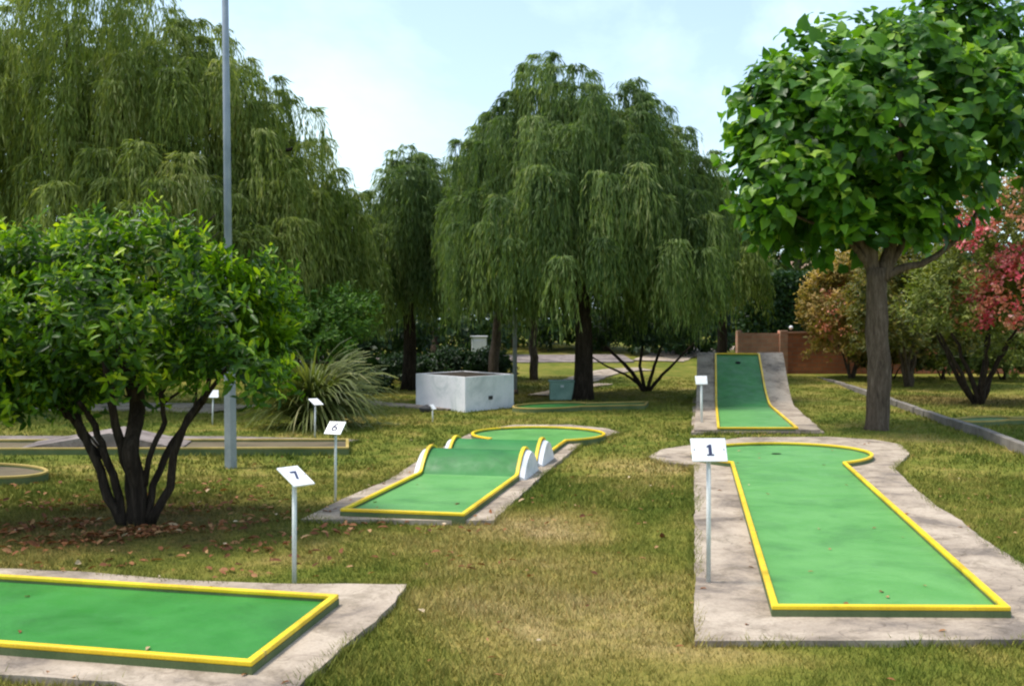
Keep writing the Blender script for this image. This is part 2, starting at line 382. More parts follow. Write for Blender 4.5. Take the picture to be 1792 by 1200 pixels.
# ------------------------------------------------------------------ minigolf lanes
def hwfun(W, neck, Rc, sc_):
    def f(s, after=False):
        if Rc and (s > neck or (after and s >= neck)): return math.sqrt(max(Rc * Rc - (s - sc_) ** 2, 0))
        return W / 2
    return f
def lane(name_label, front_l, front_r, length, Rc, zf, smax=None, Wend=None, surf='green', rail='yellow', slab=None, slab_mat='concrete',
         slab_z=.024, humps=(), hole=None, group='yellow railed minigolf lanes', neck_open=True, curve_slab=None, rim_open_start=False, zsurf=.046, railh=.040, W=None, ddir=None, surf2=None):
    """front_l, front_r: world corners of the tee end (left and right seen from the tee)"""
    mid = (front_l + front_r) / 2; across = (front_r - front_l); across.z = 0
    if W is None: W = across.length
    across.normalize(); ax = Vector((-across.y, across.x, 0))
    if ddir is not None:
        ax = Vector(ddir).normalized()
    o = mid.copy(); o.z = 0
    root = empty('minigolf_lane', o, name_label, 'minigolf lane', group)
    neck = length; scn = None
    if Rc:
        scn = length + math.sqrt(max(Rc * Rc - W * W / 4, 0)); end = scn + Rc
    else: end = length
    ss_ = list(np.arange(0, neck, .06)) + [neck]
    hw = [(s, (W / 2) if not Wend else (W / 2 + (Wend / 2 - W / 2) * s / neck)) for s in ss_]
    if Rc:
        a0 = math.asin(W / 2 / Rc)
        for k in range(1, 41):
            t = math.pi - a0 - (math.pi - a0) * k / 40      # angle from +axis
            hw.append((scn + Rc * math.cos(t), max(Rc * math.sin(t), 0.001)))
    P = lambda u, s, z: o + across * u + ax * s + Vector((0, 0, z))
    # playing surface
    mb = MB(); vs = []; C = 6
    for s, h in hw:
        for k in range(C + 1): vs.append(P(-h + 2 * h * k / C, s, zsurf + zf(s)))
    fs = [(r * (C + 1) + k, r * (C + 1) + k + 1, (r + 1) * (C + 1) + k + 1, (r + 1) * (C + 1) + k) for r in range(len(hw) - 1) for k in range(C)]
    mb.add(vs, fs); sf = mb.build('playing_surface', M[surf], root, smooth=True)
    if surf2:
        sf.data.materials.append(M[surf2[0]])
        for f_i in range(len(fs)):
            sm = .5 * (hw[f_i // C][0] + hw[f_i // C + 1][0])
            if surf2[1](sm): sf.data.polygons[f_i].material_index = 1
    # closed outline
    right = [(h, s) for s, h in hw]; left = [(-h, s) for s, h in reversed(hw)]
    out = right + left
    # thin: drop duplicates
    o2 = []
    for p in out:
        if not o2 or math.hypot(p[0] - o2[-1][0], p[1] - o2[-1][1]) > .02: o2.append(p)
    if math.hypot(o2[0][0] - o2[-1][0], o2[0][1] - o2[-1][1]) < .02: o2.pop()
    out = o2; n = len(out)
    LANES.append([tuple(P(q[0], q[1], 0)[:2]) for q in out])
    def sweep(w0, w1, za, zb):
        vs = []
        for i in range(n):
            p = Vector(out[i]); a = Vector(out[i - 1]); c_ = Vector(out[(i + 1) % n])
            d1 = (p - a).normalized(); d2 = (c_ - p).normalized()
            n1 = Vector((d1.y, -d1.x)); n2 = Vector((d2.y, -d2.x)); m_ = n1 + n2
            m_ = m_ / max(m_.dot(n1), .35) if m_.length > 1e-4 else n1
            zz = zf(p.y)
            for ww, z in ((w0, za), (w1, za), (w1, zb), (w0, zb)):
                q = p + m_ * ww; vs.append(P(q.x, q.y, z + zz if z >= zsurf - .02 else z))
        fs = []
        for i in range(n):
            k = (i + 1) % n
            for e in range(4):
                e2 = (e + 1) % 4; fs.append((i * 4 + e, i * 4 + e2, k * 4 + e2, k * 4 + e))
        return MB().add(vs, fs)
    sweep(-.006, .034, -.02, zsurf + .014).build('rim', M['rim'], root)
    sweep(-.006, .034, zsurf + .014, zsurf + railh).build('rail', M[rail], root, bevel=.007)
    if slab:
        SLABS.append([(p[0], p[1]) for p in slab])
        link('concrete_base', prism(slab, -.06, slab_z, .007), M[slab_mat], root)
    for hc, hh, hl in humps:
        for sd_ in (-1, 1):
            vs = []; N = 20
            for k in range(N + 1):
                s = hc - hl + 2 * hl * k / N; z = zsurf + .015 + zf(s) * .96
                vs.append(P(sd_ * (W / 2 + .036), s, z)); vs.append(P(sd_ * (W / 2 + .09), s, z - .02)); vs.append(P(sd_ * (W / 2 + .105), s, -.02)); vs.append(P(sd_ * (W / 2 + .036), s, -.02))
            fs = [(4 * k + e, 4 * k + (e + 1) % 4, 4 * k + 4 + (e + 1) % 4, 4 * k + 4 + e) for k in range(N) for e in range(4)] + [(0, 1, 2, 3), tuple(4 * N + e for e in range(4))]
            MB().add(vs, fs).build('hump_cheek', M['white_paint'], root, smooth=False)
    if hole is not None:
        u, s = hole; vs = []
        for k in range(20):
            t = 2 * math.pi * k / 20; s2 = s + .06 * math.sin(t); vs.append(P(u + .06 * math.cos(t), s2, zsurf + zf(s2) + .004))
        MB().add(vs, [tuple(range(20))]).build('hole', M['hole'], root)
    return root, P, W, end
def poly(pts, z=.03): return [gp(a, b_, z) for a, b_ in pts]

flat = lambda s: 0.0
# lane with round end, right foreground
fl, fr = gp(1366, 1056, .085), gp(1750, 1058, .085)
nl, nr = gp(1290, 806, .085), gp(1467, 806, .085)
ax1 = ((nl + nr) / 2 - (fl + fr) / 2); L1 = ax1.length; ax1.z = 0
W1 = 1.22
slab1 = poly([(1216, 1118), (1216, 960), (1215, 812), (1165, 808), (1136, 797), (1158, 785), (1225, 774), (1300, 764), (1450, 763), (1530, 768), (1575, 776), (1592, 792),
              (1566, 818), (1598, 850), (1640, 884), (1682, 909), (1724, 943), (1800, 990), (1880, 1040), (1960, 1116)])
lane('long green minigolf lane with yellow rails and round end, behind sign 1', fl, fr, L1 - .05, 1.05, flat, slab=slab1, surf='green_worn', hole=(-.05, L1 + .95), W=W1, ddir=ax1)

# lane with two humps, middle
fl, fr = gp(615, 889, .085), gp(797, 896, .085)
hm = gp(818, 828, .08); mid = (fl + fr) / 2; ax2 = gp(922, 768, .085) - mid; ax2.z = 0
s1 = (hm - mid).length + .42
H2 = ((s1, .235, .40), (s1 + 1.05, .225, .40))
def z2(s):
    z = 0
    for c0, hh, hl in H2:
        t = (s - c0) / hl
        if abs(t) < 1: z = max(z, hh * (math.cos(math.pi * t / 2) ** .85))
    return z
end2 = (gp(985, 768, .085) - mid).length
slab2 = poly([(528, 906), (600, 871), (680, 838), (740, 800), (800, 768), (830, 753), (900, 742), (1000, 742), (1060, 748), (1086, 755), (1050, 764), (1018, 774), (985, 800), (940, 838), (862, 909), (760, 909), (650, 907)])
lane('green lane with two rounded humps and white hump sides', fl, fr, s1 + 2.9, .92, z2, slab=slab2, surf='green_worn', surf2=('green_shade', lambda q: z2(q) > .01), humps=H2, W=1.0, ddir=ax2)  # shade painted on wherever the surface rises into a hump

# lane in the left foreground
fl, fr = gp(434, 1152, .085), gp(580, 1041, .085)
slab3 = poly([(-700, 975), (-300, 985), (0, 992), (140, 998), (320, 1012), (500, 1019), (640, 1019), (712, 1020), (690, 1050), (655, 1085), (600, 1130), (540, 1180), (480, 1235), (420, 1262), (300, 1250), (262, 1212), (205, 1190), (90, 1182), (0, 1178), (-300, 1170), (-700, 1150)])
pl = gp(0, 1006, .085); ax3 = (pl - fr); ax3.z = 0
lane('green lane cut off by the left edge, nearest the viewer', fl, fr, 5.5, 0, flat, slab=slab3, ddir=ax3)

# ramp lane
fl, fr = gp(1259, 747, .085), gp(1393, 747, .085)
mid = (fl + fr) / 2; kink = (gp(1302, 712, .06) - mid).length
rise = 3.1; hr = .92
def z4(s):
    if s <= kink: return 0.0
    t = min((s - kink) / rise, 1.06); return hr * (1 - math.cos(min(t, 1.06) * math.pi * .62)) / (1 - math.cos(math.pi * .62))
ax4 = gp(1302, 712, .06) - mid; ax4.z = 0; ax4.normalize()
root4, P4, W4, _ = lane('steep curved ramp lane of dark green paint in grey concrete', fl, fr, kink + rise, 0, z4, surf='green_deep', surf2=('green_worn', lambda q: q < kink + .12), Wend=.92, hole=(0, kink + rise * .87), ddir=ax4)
# concrete body of the ramp follows the same curve
def ramp_body(u0a, u0b, u1a, u1b, off=.02):
    vs = []; N = 40; Lr = kink + rise + .12
    for k in range(N + 1):
        s = -.06 + (Lr + .06) * k / N; t = max(0, min(1, s / (kink + rise)))
        ua = u0a + (u0b - u0a) * t; ub = u1a + (u1b - u1a) * t; z = z4(s) + off + .03
        vs += [P4(ua, s, -.05), P4(ub, s, -.05), P4(ub, s, z), P4(ua, s, z)]
    fs = [(4 * k + e, 4 * k + (e + 1) % 4, 4 * k + 4 + (e + 1) % 4, 4 * k + 4 + e) for k in range(N) for e in range(4)] + [(0, 1, 2, 3), tuple(4 * N + e for e in range(4))]
    return MB().add(vs, fs)
W4h = W4 / 2
ramp_body(-W4h - .38, -.46 - .42, -W4h + .01, -.46 + .01).build('concrete_shoulder', M['concrete'], root4)
ramp_body(W4h - .01, .46 - .01, W4h + .36, .46 + .55).build('concrete_shoulder', M['concrete'], root4)
ramp_body(-W4h + .012, -.448, W4h - .012, .448, .0).build('concrete_core', M['concrete'], root4)
for u0, u1 in ((-W4h - .42, W4h + .42),):
    sl = [P4(u0, -.1, 0), P4(u1, -.1, 0), P4(.46 + .6, kink + rise + .2, 0), P4(-.46 - .5, kink + rise + .2, 0)]
    SLABS.append([(p.x, p.y) for p in sl]); link('concrete_base', prism(sl, -.06, .018, .01), M['concrete'], root4)

# small distant and partly seen lanes
c = gp(985, 718, .085)
lane('small shaded lane end beyond the humped lane, left of the big willow trunk', gp(1085, 712, .085) + Vector((.5, .5, 0)), gp(1100, 707, .085) + Vector((.5, 1.0, 0)), 1.3, .75, flat, surf='green', rail='yellow_old', W=.8, ddir=(-1, -.28, 0))
lane('brown lane end with yellow hoop rail at left edge', gp(-330, 850, .085), gp(-330, 800, .085), 1.3, .62, flat, surf='brown_lane', rail='yellow_old', W=.8, ddir=(1, .05, 0),
     group='yellow railed minigolf lanes')
rt5, P5, W5, _ = lane('long low lane behind the left tree with a grey wedge', gp(606, 783, .085), gp(606, 766, .085), 9.0, 0, flat, surf='brown_lane', rail='yellow_old', W=.95, ddir=(-1, -.02, 0),
     slab=poly([(-700, 796), (-300, 790), (400, 789), (545, 787), (630, 768), (400, 762), (-700, 760)]), slab_mat='concrete_dark')
# grey wedge on that lane
def wedge(P, s0, s1, s2, hgt, hw_):
    vs = []
    for s, z in ((s0, .065), (s1, hgt), (s2, .065)):
        for u in (-hw_, hw_): vs.append(P(u, s, z))
    for s in (s0, s2):
        for u in (-hw_, hw_): vs.append(P(u, s, .05))
    return MB().add(vs, [(0, 1, 3, 2), (2, 3, 5, 4), (0, 2, 4, 8, 6), (1, 7, 9, 5, 3), (6, 8, 9, 7), (0, 6, 7, 1), (4, 5, 9, 8)])
o5 = (gp(606, 783, .085) + gp(606, 766, .085)) / 2
wedge(P5, o5.x - wx(372, 14.5), o5.x - wx(262, 14.5), o5.x - wx(120, 14.5), .26, W5 / 2 - .02).build('wedge', M['concrete_dark'], rt5)
lane('yellow railed lane end behind the kerb at right edge', gp(1900, 750, .085), gp(1900, 712, .085), 1.4, .5, flat, surf='green_old', rail='yellow_old', W=.5, ddir=(-1, -.15, 0))

# ------------------------------------------------------------------ paths
ribbon('path', [(1010, 668), (1045, 655), (1085, 648), (1130, 646)], 1.0, M['concrete'], 'short pale concrete path beyond the willow', 'path')
ribbon('path', [(1150, 632), (1190, 618), (1235, 611), (1290, 609), (1360, 612)], 1.8, M['concrete'], 'pale concrete path curving behind the ramp lane', 'path')
ribbon('path', [(600, 697), (660, 706), (760, 713), (800, 716)], .5, M['concrete'], 'narrow sandy path before the white planter', 'path')
ribbon('path', [(940, 692), (1000, 680), (1060, 672)], .45, M['concrete'], 'thin pale path by the green cabinet', 'path')
ribbon('path', [(-300, 715), (100, 712), (300, 712), (420, 716)], 1.6, M['concrete'], 'pale gravel path behind the left tree', 'path')
ribbon('road', [(-900, 634), (200, 630), (700, 628), (1100, 627)], 3.0, M['concrete_dark'], 'grey road far behind the trees', 'road')

# ------------------------------------------------------------------ number signs
def digit_one():
    a = [(-.010, -.030), (.010, -.030), (.010, .034), (-.004, .034), (-.022, .020), (-.016, .013), (-.010, .018)]
    mb = MB(); n = len(a)
    mb.add([(x, y, .0015) for x, y in a] + [(x, y, 0) for x, y in a], [tuple(range(n))] + [(i, i + n, (i + 1) % n + n, (i + 1) % n) for i in range(n)])
    f = [(-.022, -.040), (.022, -.040), (.022, -.031), (-.022, -.031)]
    mb.add([(x, y, .0015) for x, y in f] + [(x, y, 0) for x, y in f], [(0, 1, 2, 3)] + [(i, i + 4, (i + 1) % 4 + 4, (i + 1) % 4) for i in range(4)])
    return mb.me('number')
def font_mesh(txt, size):
    cu = bpy.data.curves.new('number', 'FONT'); cu.body = txt; cu.size = size * (1.25 if txt == '6' else 1); cu.extrude = .0008; cu.offset = .004; cu.align_x = 'CENTER'; cu.align_y = 'CENTER'
    ob = bpy.data.objects.new('tmp', cu); COL.objects.link(ob); bpy.context.view_layer.update()
    me = bpy.data.meshes.new_from_object(ob.evaluated_get(bpy.context.evaluated_depsgraph_get()))
    bpy.data.objects.remove(ob); bpy.data.curves.remove(cu); return me
def sign(base, h, facing, tilt, label, txt=None, w_=.205, l_=.15, z0=0.0, pr=.0125):
    """h: height of the plate's middle above the base; tilt: degrees from horizontal"""
    root = empty('number_sign', (base.x, base.y, z0), label, 'sign', 'numbered tee signs on thin posts')
    root.rotation_euler = (R(rnd.uniform(-1, 1)), R(rnd.uniform(-1.2, 1.2)), math.atan2(facing[0], -facing[1])); bpy.context.view_layer.update()
    MB().tube([(0, 0, -.06), (0, 0, h - .02)], pr, 10).build('post', M['post'], root, smooth=True, world=False)
    pm = Matrix.Translation((0, -.012, h)) @ Matrix.Rotation(R(tilt), 4, 'X')
    pl_ = MB().box((0, 0, 0), (w_, l_, .012)).build('plate', M['plate'], root, bevel=.003, world=False); pl_.matrix_basis = pm
    MB().box((0, -.004, h - .02), (.05, .04, .025)).build('bracket', M['post'], root, world=False)
    for sx_ in (-1, 1):
        sc_w = MB().tube([(sx_ * w_ * .42, 0, .005), (sx_ * w_ * .42, 0, .0085)], .004, 8).build('screw', M['dark_metal'], pl_, world=False)
    if txt:
        me = digit_one() if txt == '1' else font_mesh(txt, .105)
        nb = link('number', me, M['ink'], pl_, world=False); nb.location = (0.0 if txt != '1' else .006, 0, .0068)
    return root
b1 = gp(1240, 1016, .03); d1 = b1.y
sign(b1, hz(787, d1) , (0, -1), 58, 'white sign reading 1 beside the right lane', '1', z0=0, w_=.215, l_=.155, pr=.014)
b2 = gp(515, 1018, .0); sign(b2, hz(834, b2.y), (.81, -.58), 32, 'tilted white sign reading 7 by the left lane', '7', w_=.17, l_=.19, pr=.015)
b3 = gp(587, 876, .0); sign(b3, hz(749, b3.y), (-.3, -.95), 42, 'white sign at the tee of the humped lane', '6', w_=.165, l_=.155)
b4 = gp(551, 764, .0); sign(b4, hz(703, b4.y), (.75, -.66), 28, 'small white sign before the spiky grass clump', w_=.16, l_=.17)
b5 = gp(757, 737, .0); sign(b5, hz(712, b5.y), (.8, -.5), 50, 'tiny low white sign before the white planter', w_=.10, l_=.10)
b6 = gp(1228, 742, .02); sign(b6, hz(665, b6.y), (0, -1), 62, 'small white sign standing left of the ramp lane', w_=.19, l_=.15, pr=.02)
b7 = gp(372, 742, .0); sign(b7, hz(689, b7.y), (.3, -.9), 50, 'small white sign glimpsed through the left tree stems', w_=.17, l_=.15)

# ------------------------------------------------------------------ poles, boxes
pb = gp(404, 816); root = empty('light_pole', pb, 'tall grey metal light pole behind the left tree', 'pole')
hx = Vector((.0, 0, 0))
MB().tube([(pb.x, pb.y, -.05), (pb.x - .01, pb.y, 1.25)], [.078, .072], 6, True).build('pole_foot', M['galv2'], root)
MB().tube([(pb.x - .01, pb.y, 1.2), (pb.x - .03, pb.y, 4), (pb.x - .06, pb.y, 7.6)], [.046, .040, .030], 12).build('shaft', M['galv'], root, smooth=True)
mb = MB().tube([(pb.x - .06, pb.y, 7.5), (pb.x - .06, pb.y - .35, 7.62)], .025, 8); mb.build('arm', M['galv'], root)
MB().box((pb.x - .06, pb.y - .5, 7.62), (.26, .42, .1)).build('lamp_head', M['galv'], root, bevel=.03)
pb = gp(901, 690); root = empty('slim_pole', pb, 'thin bluish grey pole behind the white planter', 'pole')
MB().tube([(pb.x, pb.y, -.05), (pb.x, pb.y, 4.2)], [.055, .04], 10).build('shaft', M['galv'], root, smooth=True)
MB().tube([(pb.x, pb.y, -.02), (pb.x, pb.y, .12)], [.10, .08], 10).build('collar', M['bark_mid'], root, smooth=True)

# white walled planter
A = gp(728, 709); B_ = gp(814, 720); C_ = gp(899, 711); hp = hz(660, B_.y)
D_ = A + (C_ - B_)
root = empty('planter', B_, 'low white walled planter with two faces in view', 'planter')
cen = (A + B_ + C_ + D_) / 4
def wallseg(p, q, t=.07, h=hp):
    p, q = Vector((p.x, p.y, 0)), Vector((q.x, q.y, 0)); d = (q - p).normalized(); n_ = Vector((-d.y, d.x, 0))
    if (cen - p).dot(n_) < 0: n_ = -n_
    a, b_ = p, q; e = d * t * 1.0
    vs = [a, b_, b_ + n_ * t - e * 1.0, a + n_ * t + e * 1.0]
    return [(*v[:2], -.05) for v in vs] + [(*v[:2], h) for v in vs]
for p, q in ((A, B_), (B_, C_), (C_, D_), (D_, A)):
    MB().add(wallseg(p, q), [(0, 1, 2, 3), (4, 5, 6, 7), (0, 1, 5, 4), (1, 2, 6, 5), (2, 3, 7, 6), (3, 0, 4, 7)]).build('wall', M['white_wall'], root)
mb = MB(); ins = [cen + (p - cen) * .955 for p in (A, B_, C_, D_)]
mb.add([(p.x, p.y, hp - .012) for p in ins], [(0, 1, 2, 3)]); mb.build('soil', surf_mat('dark_soil', [(.3, (.02, .015, .01)), (.7, (.05, .035, .02))], 5), root)
vp = B_.lerp(C_, .5); dd = (C_ - B_).normalized(); nn = Vector((dd.y, -dd.x, 0))
MB().box((vp.x + nn.x * .012, vp.y + nn.y * .012, .22), (.11, .02, .07), math.atan2(dd.y, dd.x)).build('vent', M['dark_metal'], root)
PLANT_C = cen.copy()
# dark stone at its foot
def rock(name, p, r, m, label):
    bm = bmesh.new(); bmesh.ops.create_icosphere(bm, subdivisions=3, radius=1)
    for v in bm.verts:
        k = 1 + .12 * math.sin(v.co.x * 4 + 1) * math.cos(v.co.y * 5) + .08 * math.sin(v.co.z * 7)
        v.co = Vector((p.x + v.co.x * r[0] * k, p.y + v.co.y * r[1] * k, p.z + r[2] * .55 + v.co.z * r[2] * k))
    me = bpy.data.meshes.new(name); bm.to_mesh(me); bm.free(); return tag(link(name, me, m, smooth=True), label, 'stone')
rock('stone', gp(745, 719), (.13, .1, .07), M['dark_metal'], 'dark rounded stone at the foot of the white planter')
# green cabinet
cb = gp(984, 699); root = empty('utility_cabinet', cb, 'small pale green utility cabinet beside the willow trunk', 'cabinet')
cw, ch = 43 / F * cb.y, 30 / F * cb.y + .03
MB().box((cb.x, cb.y + .2, ch / 2 - .02), (cw, .38, ch)).build('body', M['box_green'], root, bevel=.012)
MB().box((cb.x, cb.y + .2, ch - .005), (cw + .05, .43, .035)).build('lid', M['box_green'], root, bevel=.008)
MB().box((cb.x, cb.y + .005, ch * .72), (.07, .012, .05)).build('catch', M['white_paint'], root)

# ------------------------------------------------------------------ trees
def clump_crown(centers, reach, nstr, nleaf, Lr, ll, lw, outc, zmin, tint_base, seed):
    """hanging sprays: every clump throws strands outward that then fall"""
    g_ = np.random.default_rng(seed); P = []; D = []; Nn = []; Tn = []
    n = len(centers); cidx = np.repeat(np.arange(n), nstr); m_ = len(cidx)
    c0 = centers[cidx]; out = c0 - outc[None, :]; out[:, 2] = 0; oa = np.arctan2(out[:, 1], out[:, 0])
    phi = oa + g_.normal(0, 1.0, m_); h = reach * g_.uniform(.25, 1.0, m_) ** .8
    Ls = Lr[cidx] * g_.uniform(.55, 1.1, m_); t = (np.arange(nleaf) + .5) / nleaf
    t = t[None, :] + g_.uniform(-.5, .5, (m_, nleaf)) / nleaf
    hor = h[:, None] * (1 - np.exp(-3.2 * t)); zz = .16 * np.sin(np.pi * np.minimum(t * 2.2, 1)) - Ls[:, None] * t ** 1.45
    sway = .05 * np.sin(t * 6 + g_.uniform(0, 6, (m_, 1)))
    x = c0[:, 0:1] + np.cos(phi)[:, None] * hor + sway; y = c0[:, 1:2] + np.sin(phi)[:, None] * hor + sway * .6; z = c0[:, 2:3] + zz
    dz = -Ls[:, None] * 1.45 * t ** .45; dh = h[:, None] * 3.2 * np.exp(-3.2 * t)
    dir_ = np.stack([np.cos(phi)[:, None] * dh, np.sin(phi)[:, None] * dh, dz], 2).reshape(-1, 3)
    P = np.stack([x, y, z], 2).reshape(-1, 3); tt = t.ravel()
    tint = (np.repeat(tint_base[cidx], nleaf) + g_.normal(0, .11, len(P)) + .10 * (tt - .5) + np.repeat(g_.normal(0, .08, m_), nleaf))
    D = norm(dir_) + g_.normal(0, .20, P.shape)
    keep = P[:, 2] > zmin + np.repeat(np.minimum(g_.exponential(.45, m_), 1.8) + .45 * lump(c0, 1.6, seed + 4).clip(-1, 1.5) + .2, nleaf); P, D, tint = P[keep], D[keep], tint[keep]
    N_ = g_.normal(0, 1, P.shape); N_[:, 2] += .3
    return P, D, N_, ll * g_.uniform(.7, 1.3, len(P)), lw * g_.uniform(.7, 1.3, len(P)), np.clip(tint, 0, 1)
def ell_points(lobes, n, g_, low=-.35, shells=((1.0, .6), (.8, .25), (.55, .15))):
    pts = []; frac = []
    tot = sum(l[3] * l[5] for l in lobes)
    for (cx, cy, cz, rx, ry, rz) in lobes:
        k = int(n * rx * rz / tot)
        u = g_.uniform(low, 1, k); ph = g_.uniform(0, 2 * np.pi, k); r = np.sqrt(np.maximum(1 - u * u, 0))
        sh = g_.choice([s[0] for s in shells], k, p=[s[1] for s in shells]) * g_.uniform(.9, 1.06, k)
        bumpy = 1 + .07 * np.sin(ph * 5 + cx) * np.cos(u * 7 + cz) + .05 * np.sin(ph * 9 + u * 4)
        q = sh * bumpy
        pts.append(np.stack([cx + r * np.cos(ph) * rx * q, cy + r * np.sin(ph) * ry * q, cz + u * rz * q], 1))
    return np.concatenate(pts)
def lump(P, sc_, seed):
    g_ = np.random.default_rng(seed); v = np.zeros(len(P))
    for k in range(7):
        w_ = g_.normal(0, 1, 3); w_ *= (2 * np.pi / sc_) * g_.uniform(.6, 1.5) / np.linalg.norm(w_)
        v += np.sin(P @ w_ + g_.uniform(0, 6.28))
    return v / 2.0      # roughly unit variance
def limb(p0, p1, r0, r1, bend=.15, n=7, seed=0):
    q = random.Random(seed); p0, p1 = Vector(p0), Vector(p1); L = (p1 - p0).length
    off = Vector((q.uniform(-1, 1), q.uniform(-1, 1), q.uniform(.2, 1))) * bend * L; pts = []; rs = []
    for i in range(n):
        t = i / (n - 1); p = p0.lerp(p1, t) + off * math.sin(math.pi * t) + Vector((q.uniform(-1, 1), q.uniform(-1, 1), 0)) * .02 * L * (0 < i < n - 1)
        pts.append(p); rs.append(r0 + (r1 - r0) * t ** .8)
    return pts, rs
def willow(base, lobes, nclump, label, m, trunk_h, tr, seed, zmin=1.1, nstr=24, nleaf=15, L=(1.0, 2.3), reach=.5, ll=.17, lw=.021, gap=-.75, tb=.45, low=-.35, bm_='bark_dark', lean=0.0, trunk=True):
    g_ = np.random.default_rng(seed)
    root = empty('willow_tree', (base.x, base.y, float(T(base.x, base.y))), label, 'tree', 'weeping willows round the lawn')
    z0 = float(T(base.x, base.y))
    if trunk:
        mb = MB(); top = Vector((base.x + lean, base.y, trunk_h))
        pts = []; rs = []
        for i in range(10):
            t = i / 9; pts.append(Vector((base.x + lean * t + .05 * math.sin(t * 5), base.y + .04 * math.sin(t * 4 + 1), z0 - .1 + (trunk_h + .1) * t)))
            rs.append(tr * (1.25 if i == 0 else 1.08 if i == 1 else 1) * (1 - .25 * t))
        mb.tube(pts, rs, 14, True, .06)
        mb.build('trunk', M[bm_], root, smooth=True)
        mb = MB()
        for k, lb in enumerate(lobes[:4]):
            for q in range(4):
                a = q * 1.7 + k; e = Vector((lb[0] + lb[3] * .6 * math.cos(a), lb[1] + lb[4] * .6 * math.sin(a), lb[2] + lb[5] * .35))
                p_, r_ = limb(pts[-1 - (q % 2)], e, tr * .5, tr * .12, .1, 7, seed + k * 7 + q); mb.tube(p_, r_, 7, False)
        mb.build('limbs', M[bm_], root, smooth=True)
    C = ell_points(lobes, nclump, g_, low)
    C = C[C[:, 2] > zmin + .25]
    C = C[lump(C, 1.5, seed + 3) > gap]
    tint = tb + g_.normal(0, .10, len(C)) + .10 * lump(C, 1.1, seed + 9)
    oc = np.array([np.mean([l[0] for l in lobes]), np.mean([l[1] for l in lobes]), 0.])
    Lr = g_.uniform(L[0], L[1], len(C))
    args = clump_crown(C, reach, nstr, nleaf, Lr, ll, lw, oc, zmin, tint, seed + 1)
    link('crown', leaves('crown', DIAMOND, *args), m, root)
    return root
def Lb(px, py, d, rpx, rpy, depth=None):
    k = d / F; return (wx(px, d), d, hz(py, d), rpx * k, (depth if depth else rpx * k), rpy * k)
# centre willow
bw = gp(1020, 699); d = bw.y
lob = [Lb(1005, 285, d, 135, 195), Lb(1010, 340, d, 205, 190), Lb(1020, 420, d, 212, 160), Lb(890, 370, d + .3, 100, 160), Lb(1150, 380, d + .3, 105, 165), Lb(1010, 430, d - 1.2, 205, 150), Lb(885, 440, d - .2, 84, 140), Lb(1165, 470, d + .2, 90, 120), Lb(915, 270, d, 85, 100, 1.6), Lb(1110, 270, d, 85, 105, 1.6)]
willow(bw, lob, 980, 'big round weeping willow in the centre, dark trunk in view', M['willow_b'], 3.2, .21, 21, zmin=1.35, nstr=24, nleaf=20, lean=-.05, tb=.52, gap=-1.0)
# left willow
d = 21.0; bl = Vector((wx(150, d), d, 0))
lob = [Lb(120, 180, d, 300, 230, 3.2), Lb(330, 240, d, 190, 190, 2.2), Lb(480, 330, d - .3, 125, 160, 1.7), Lb(180, 420, d - 1.5, 330, 170, 2.6), Lb(570, 430, d + .2, 85, 130, 1.2), Lb(430, 430, d - 1, 160, 130, 1.8), Lb(-120, 250, d, 200, 280, 2.5)]
willow(bl, lob, 1150, 'huge weeping willow filling the upper left, behind the pole', M['willow_a'], 4.2, .3, 41, zmin=1.5, nstr=22, nleaf=20, L=(1.1, 2.6), reach=.55, ll=.17, lw=.022, tb=.56)
# narrow willow left of centre
bn = gp(714, 682); d = bn.y
lob = [Lb(718, 380, d, 66, 115, 1.3), Lb(700, 470, d, 78, 120, 1.4), Lb(785, 420, d + .4, 85, 135, 1.4), Lb(645, 510, d, 58, 90, 1.2)]
willow(bn, lob, 500, 'narrow weeping willow between the two big ones', M['willow_b'], 3.6, .17, 61, zmin=1.35, nstr=22, nleaf=18, tb=.55, reach=.45, L=(.8, 1.9))
# pale willow right behind
d = 29; br = Vector((wx(1262, d), d, 0))
lob = [Lb(1275, 460, d, 56, 100, 1.3), Lb(1240, 400, d + .5, 46, 100, 1.3)]
willow(br, lob, 190, 'slim bright weeping willow half hidden right of the big one', M['willow_a'], 3.6, .15, 71, zmin=1.6, nstr=20, nleaf=14, tb=.5, ll=.17, lw=.035, reach=.45)

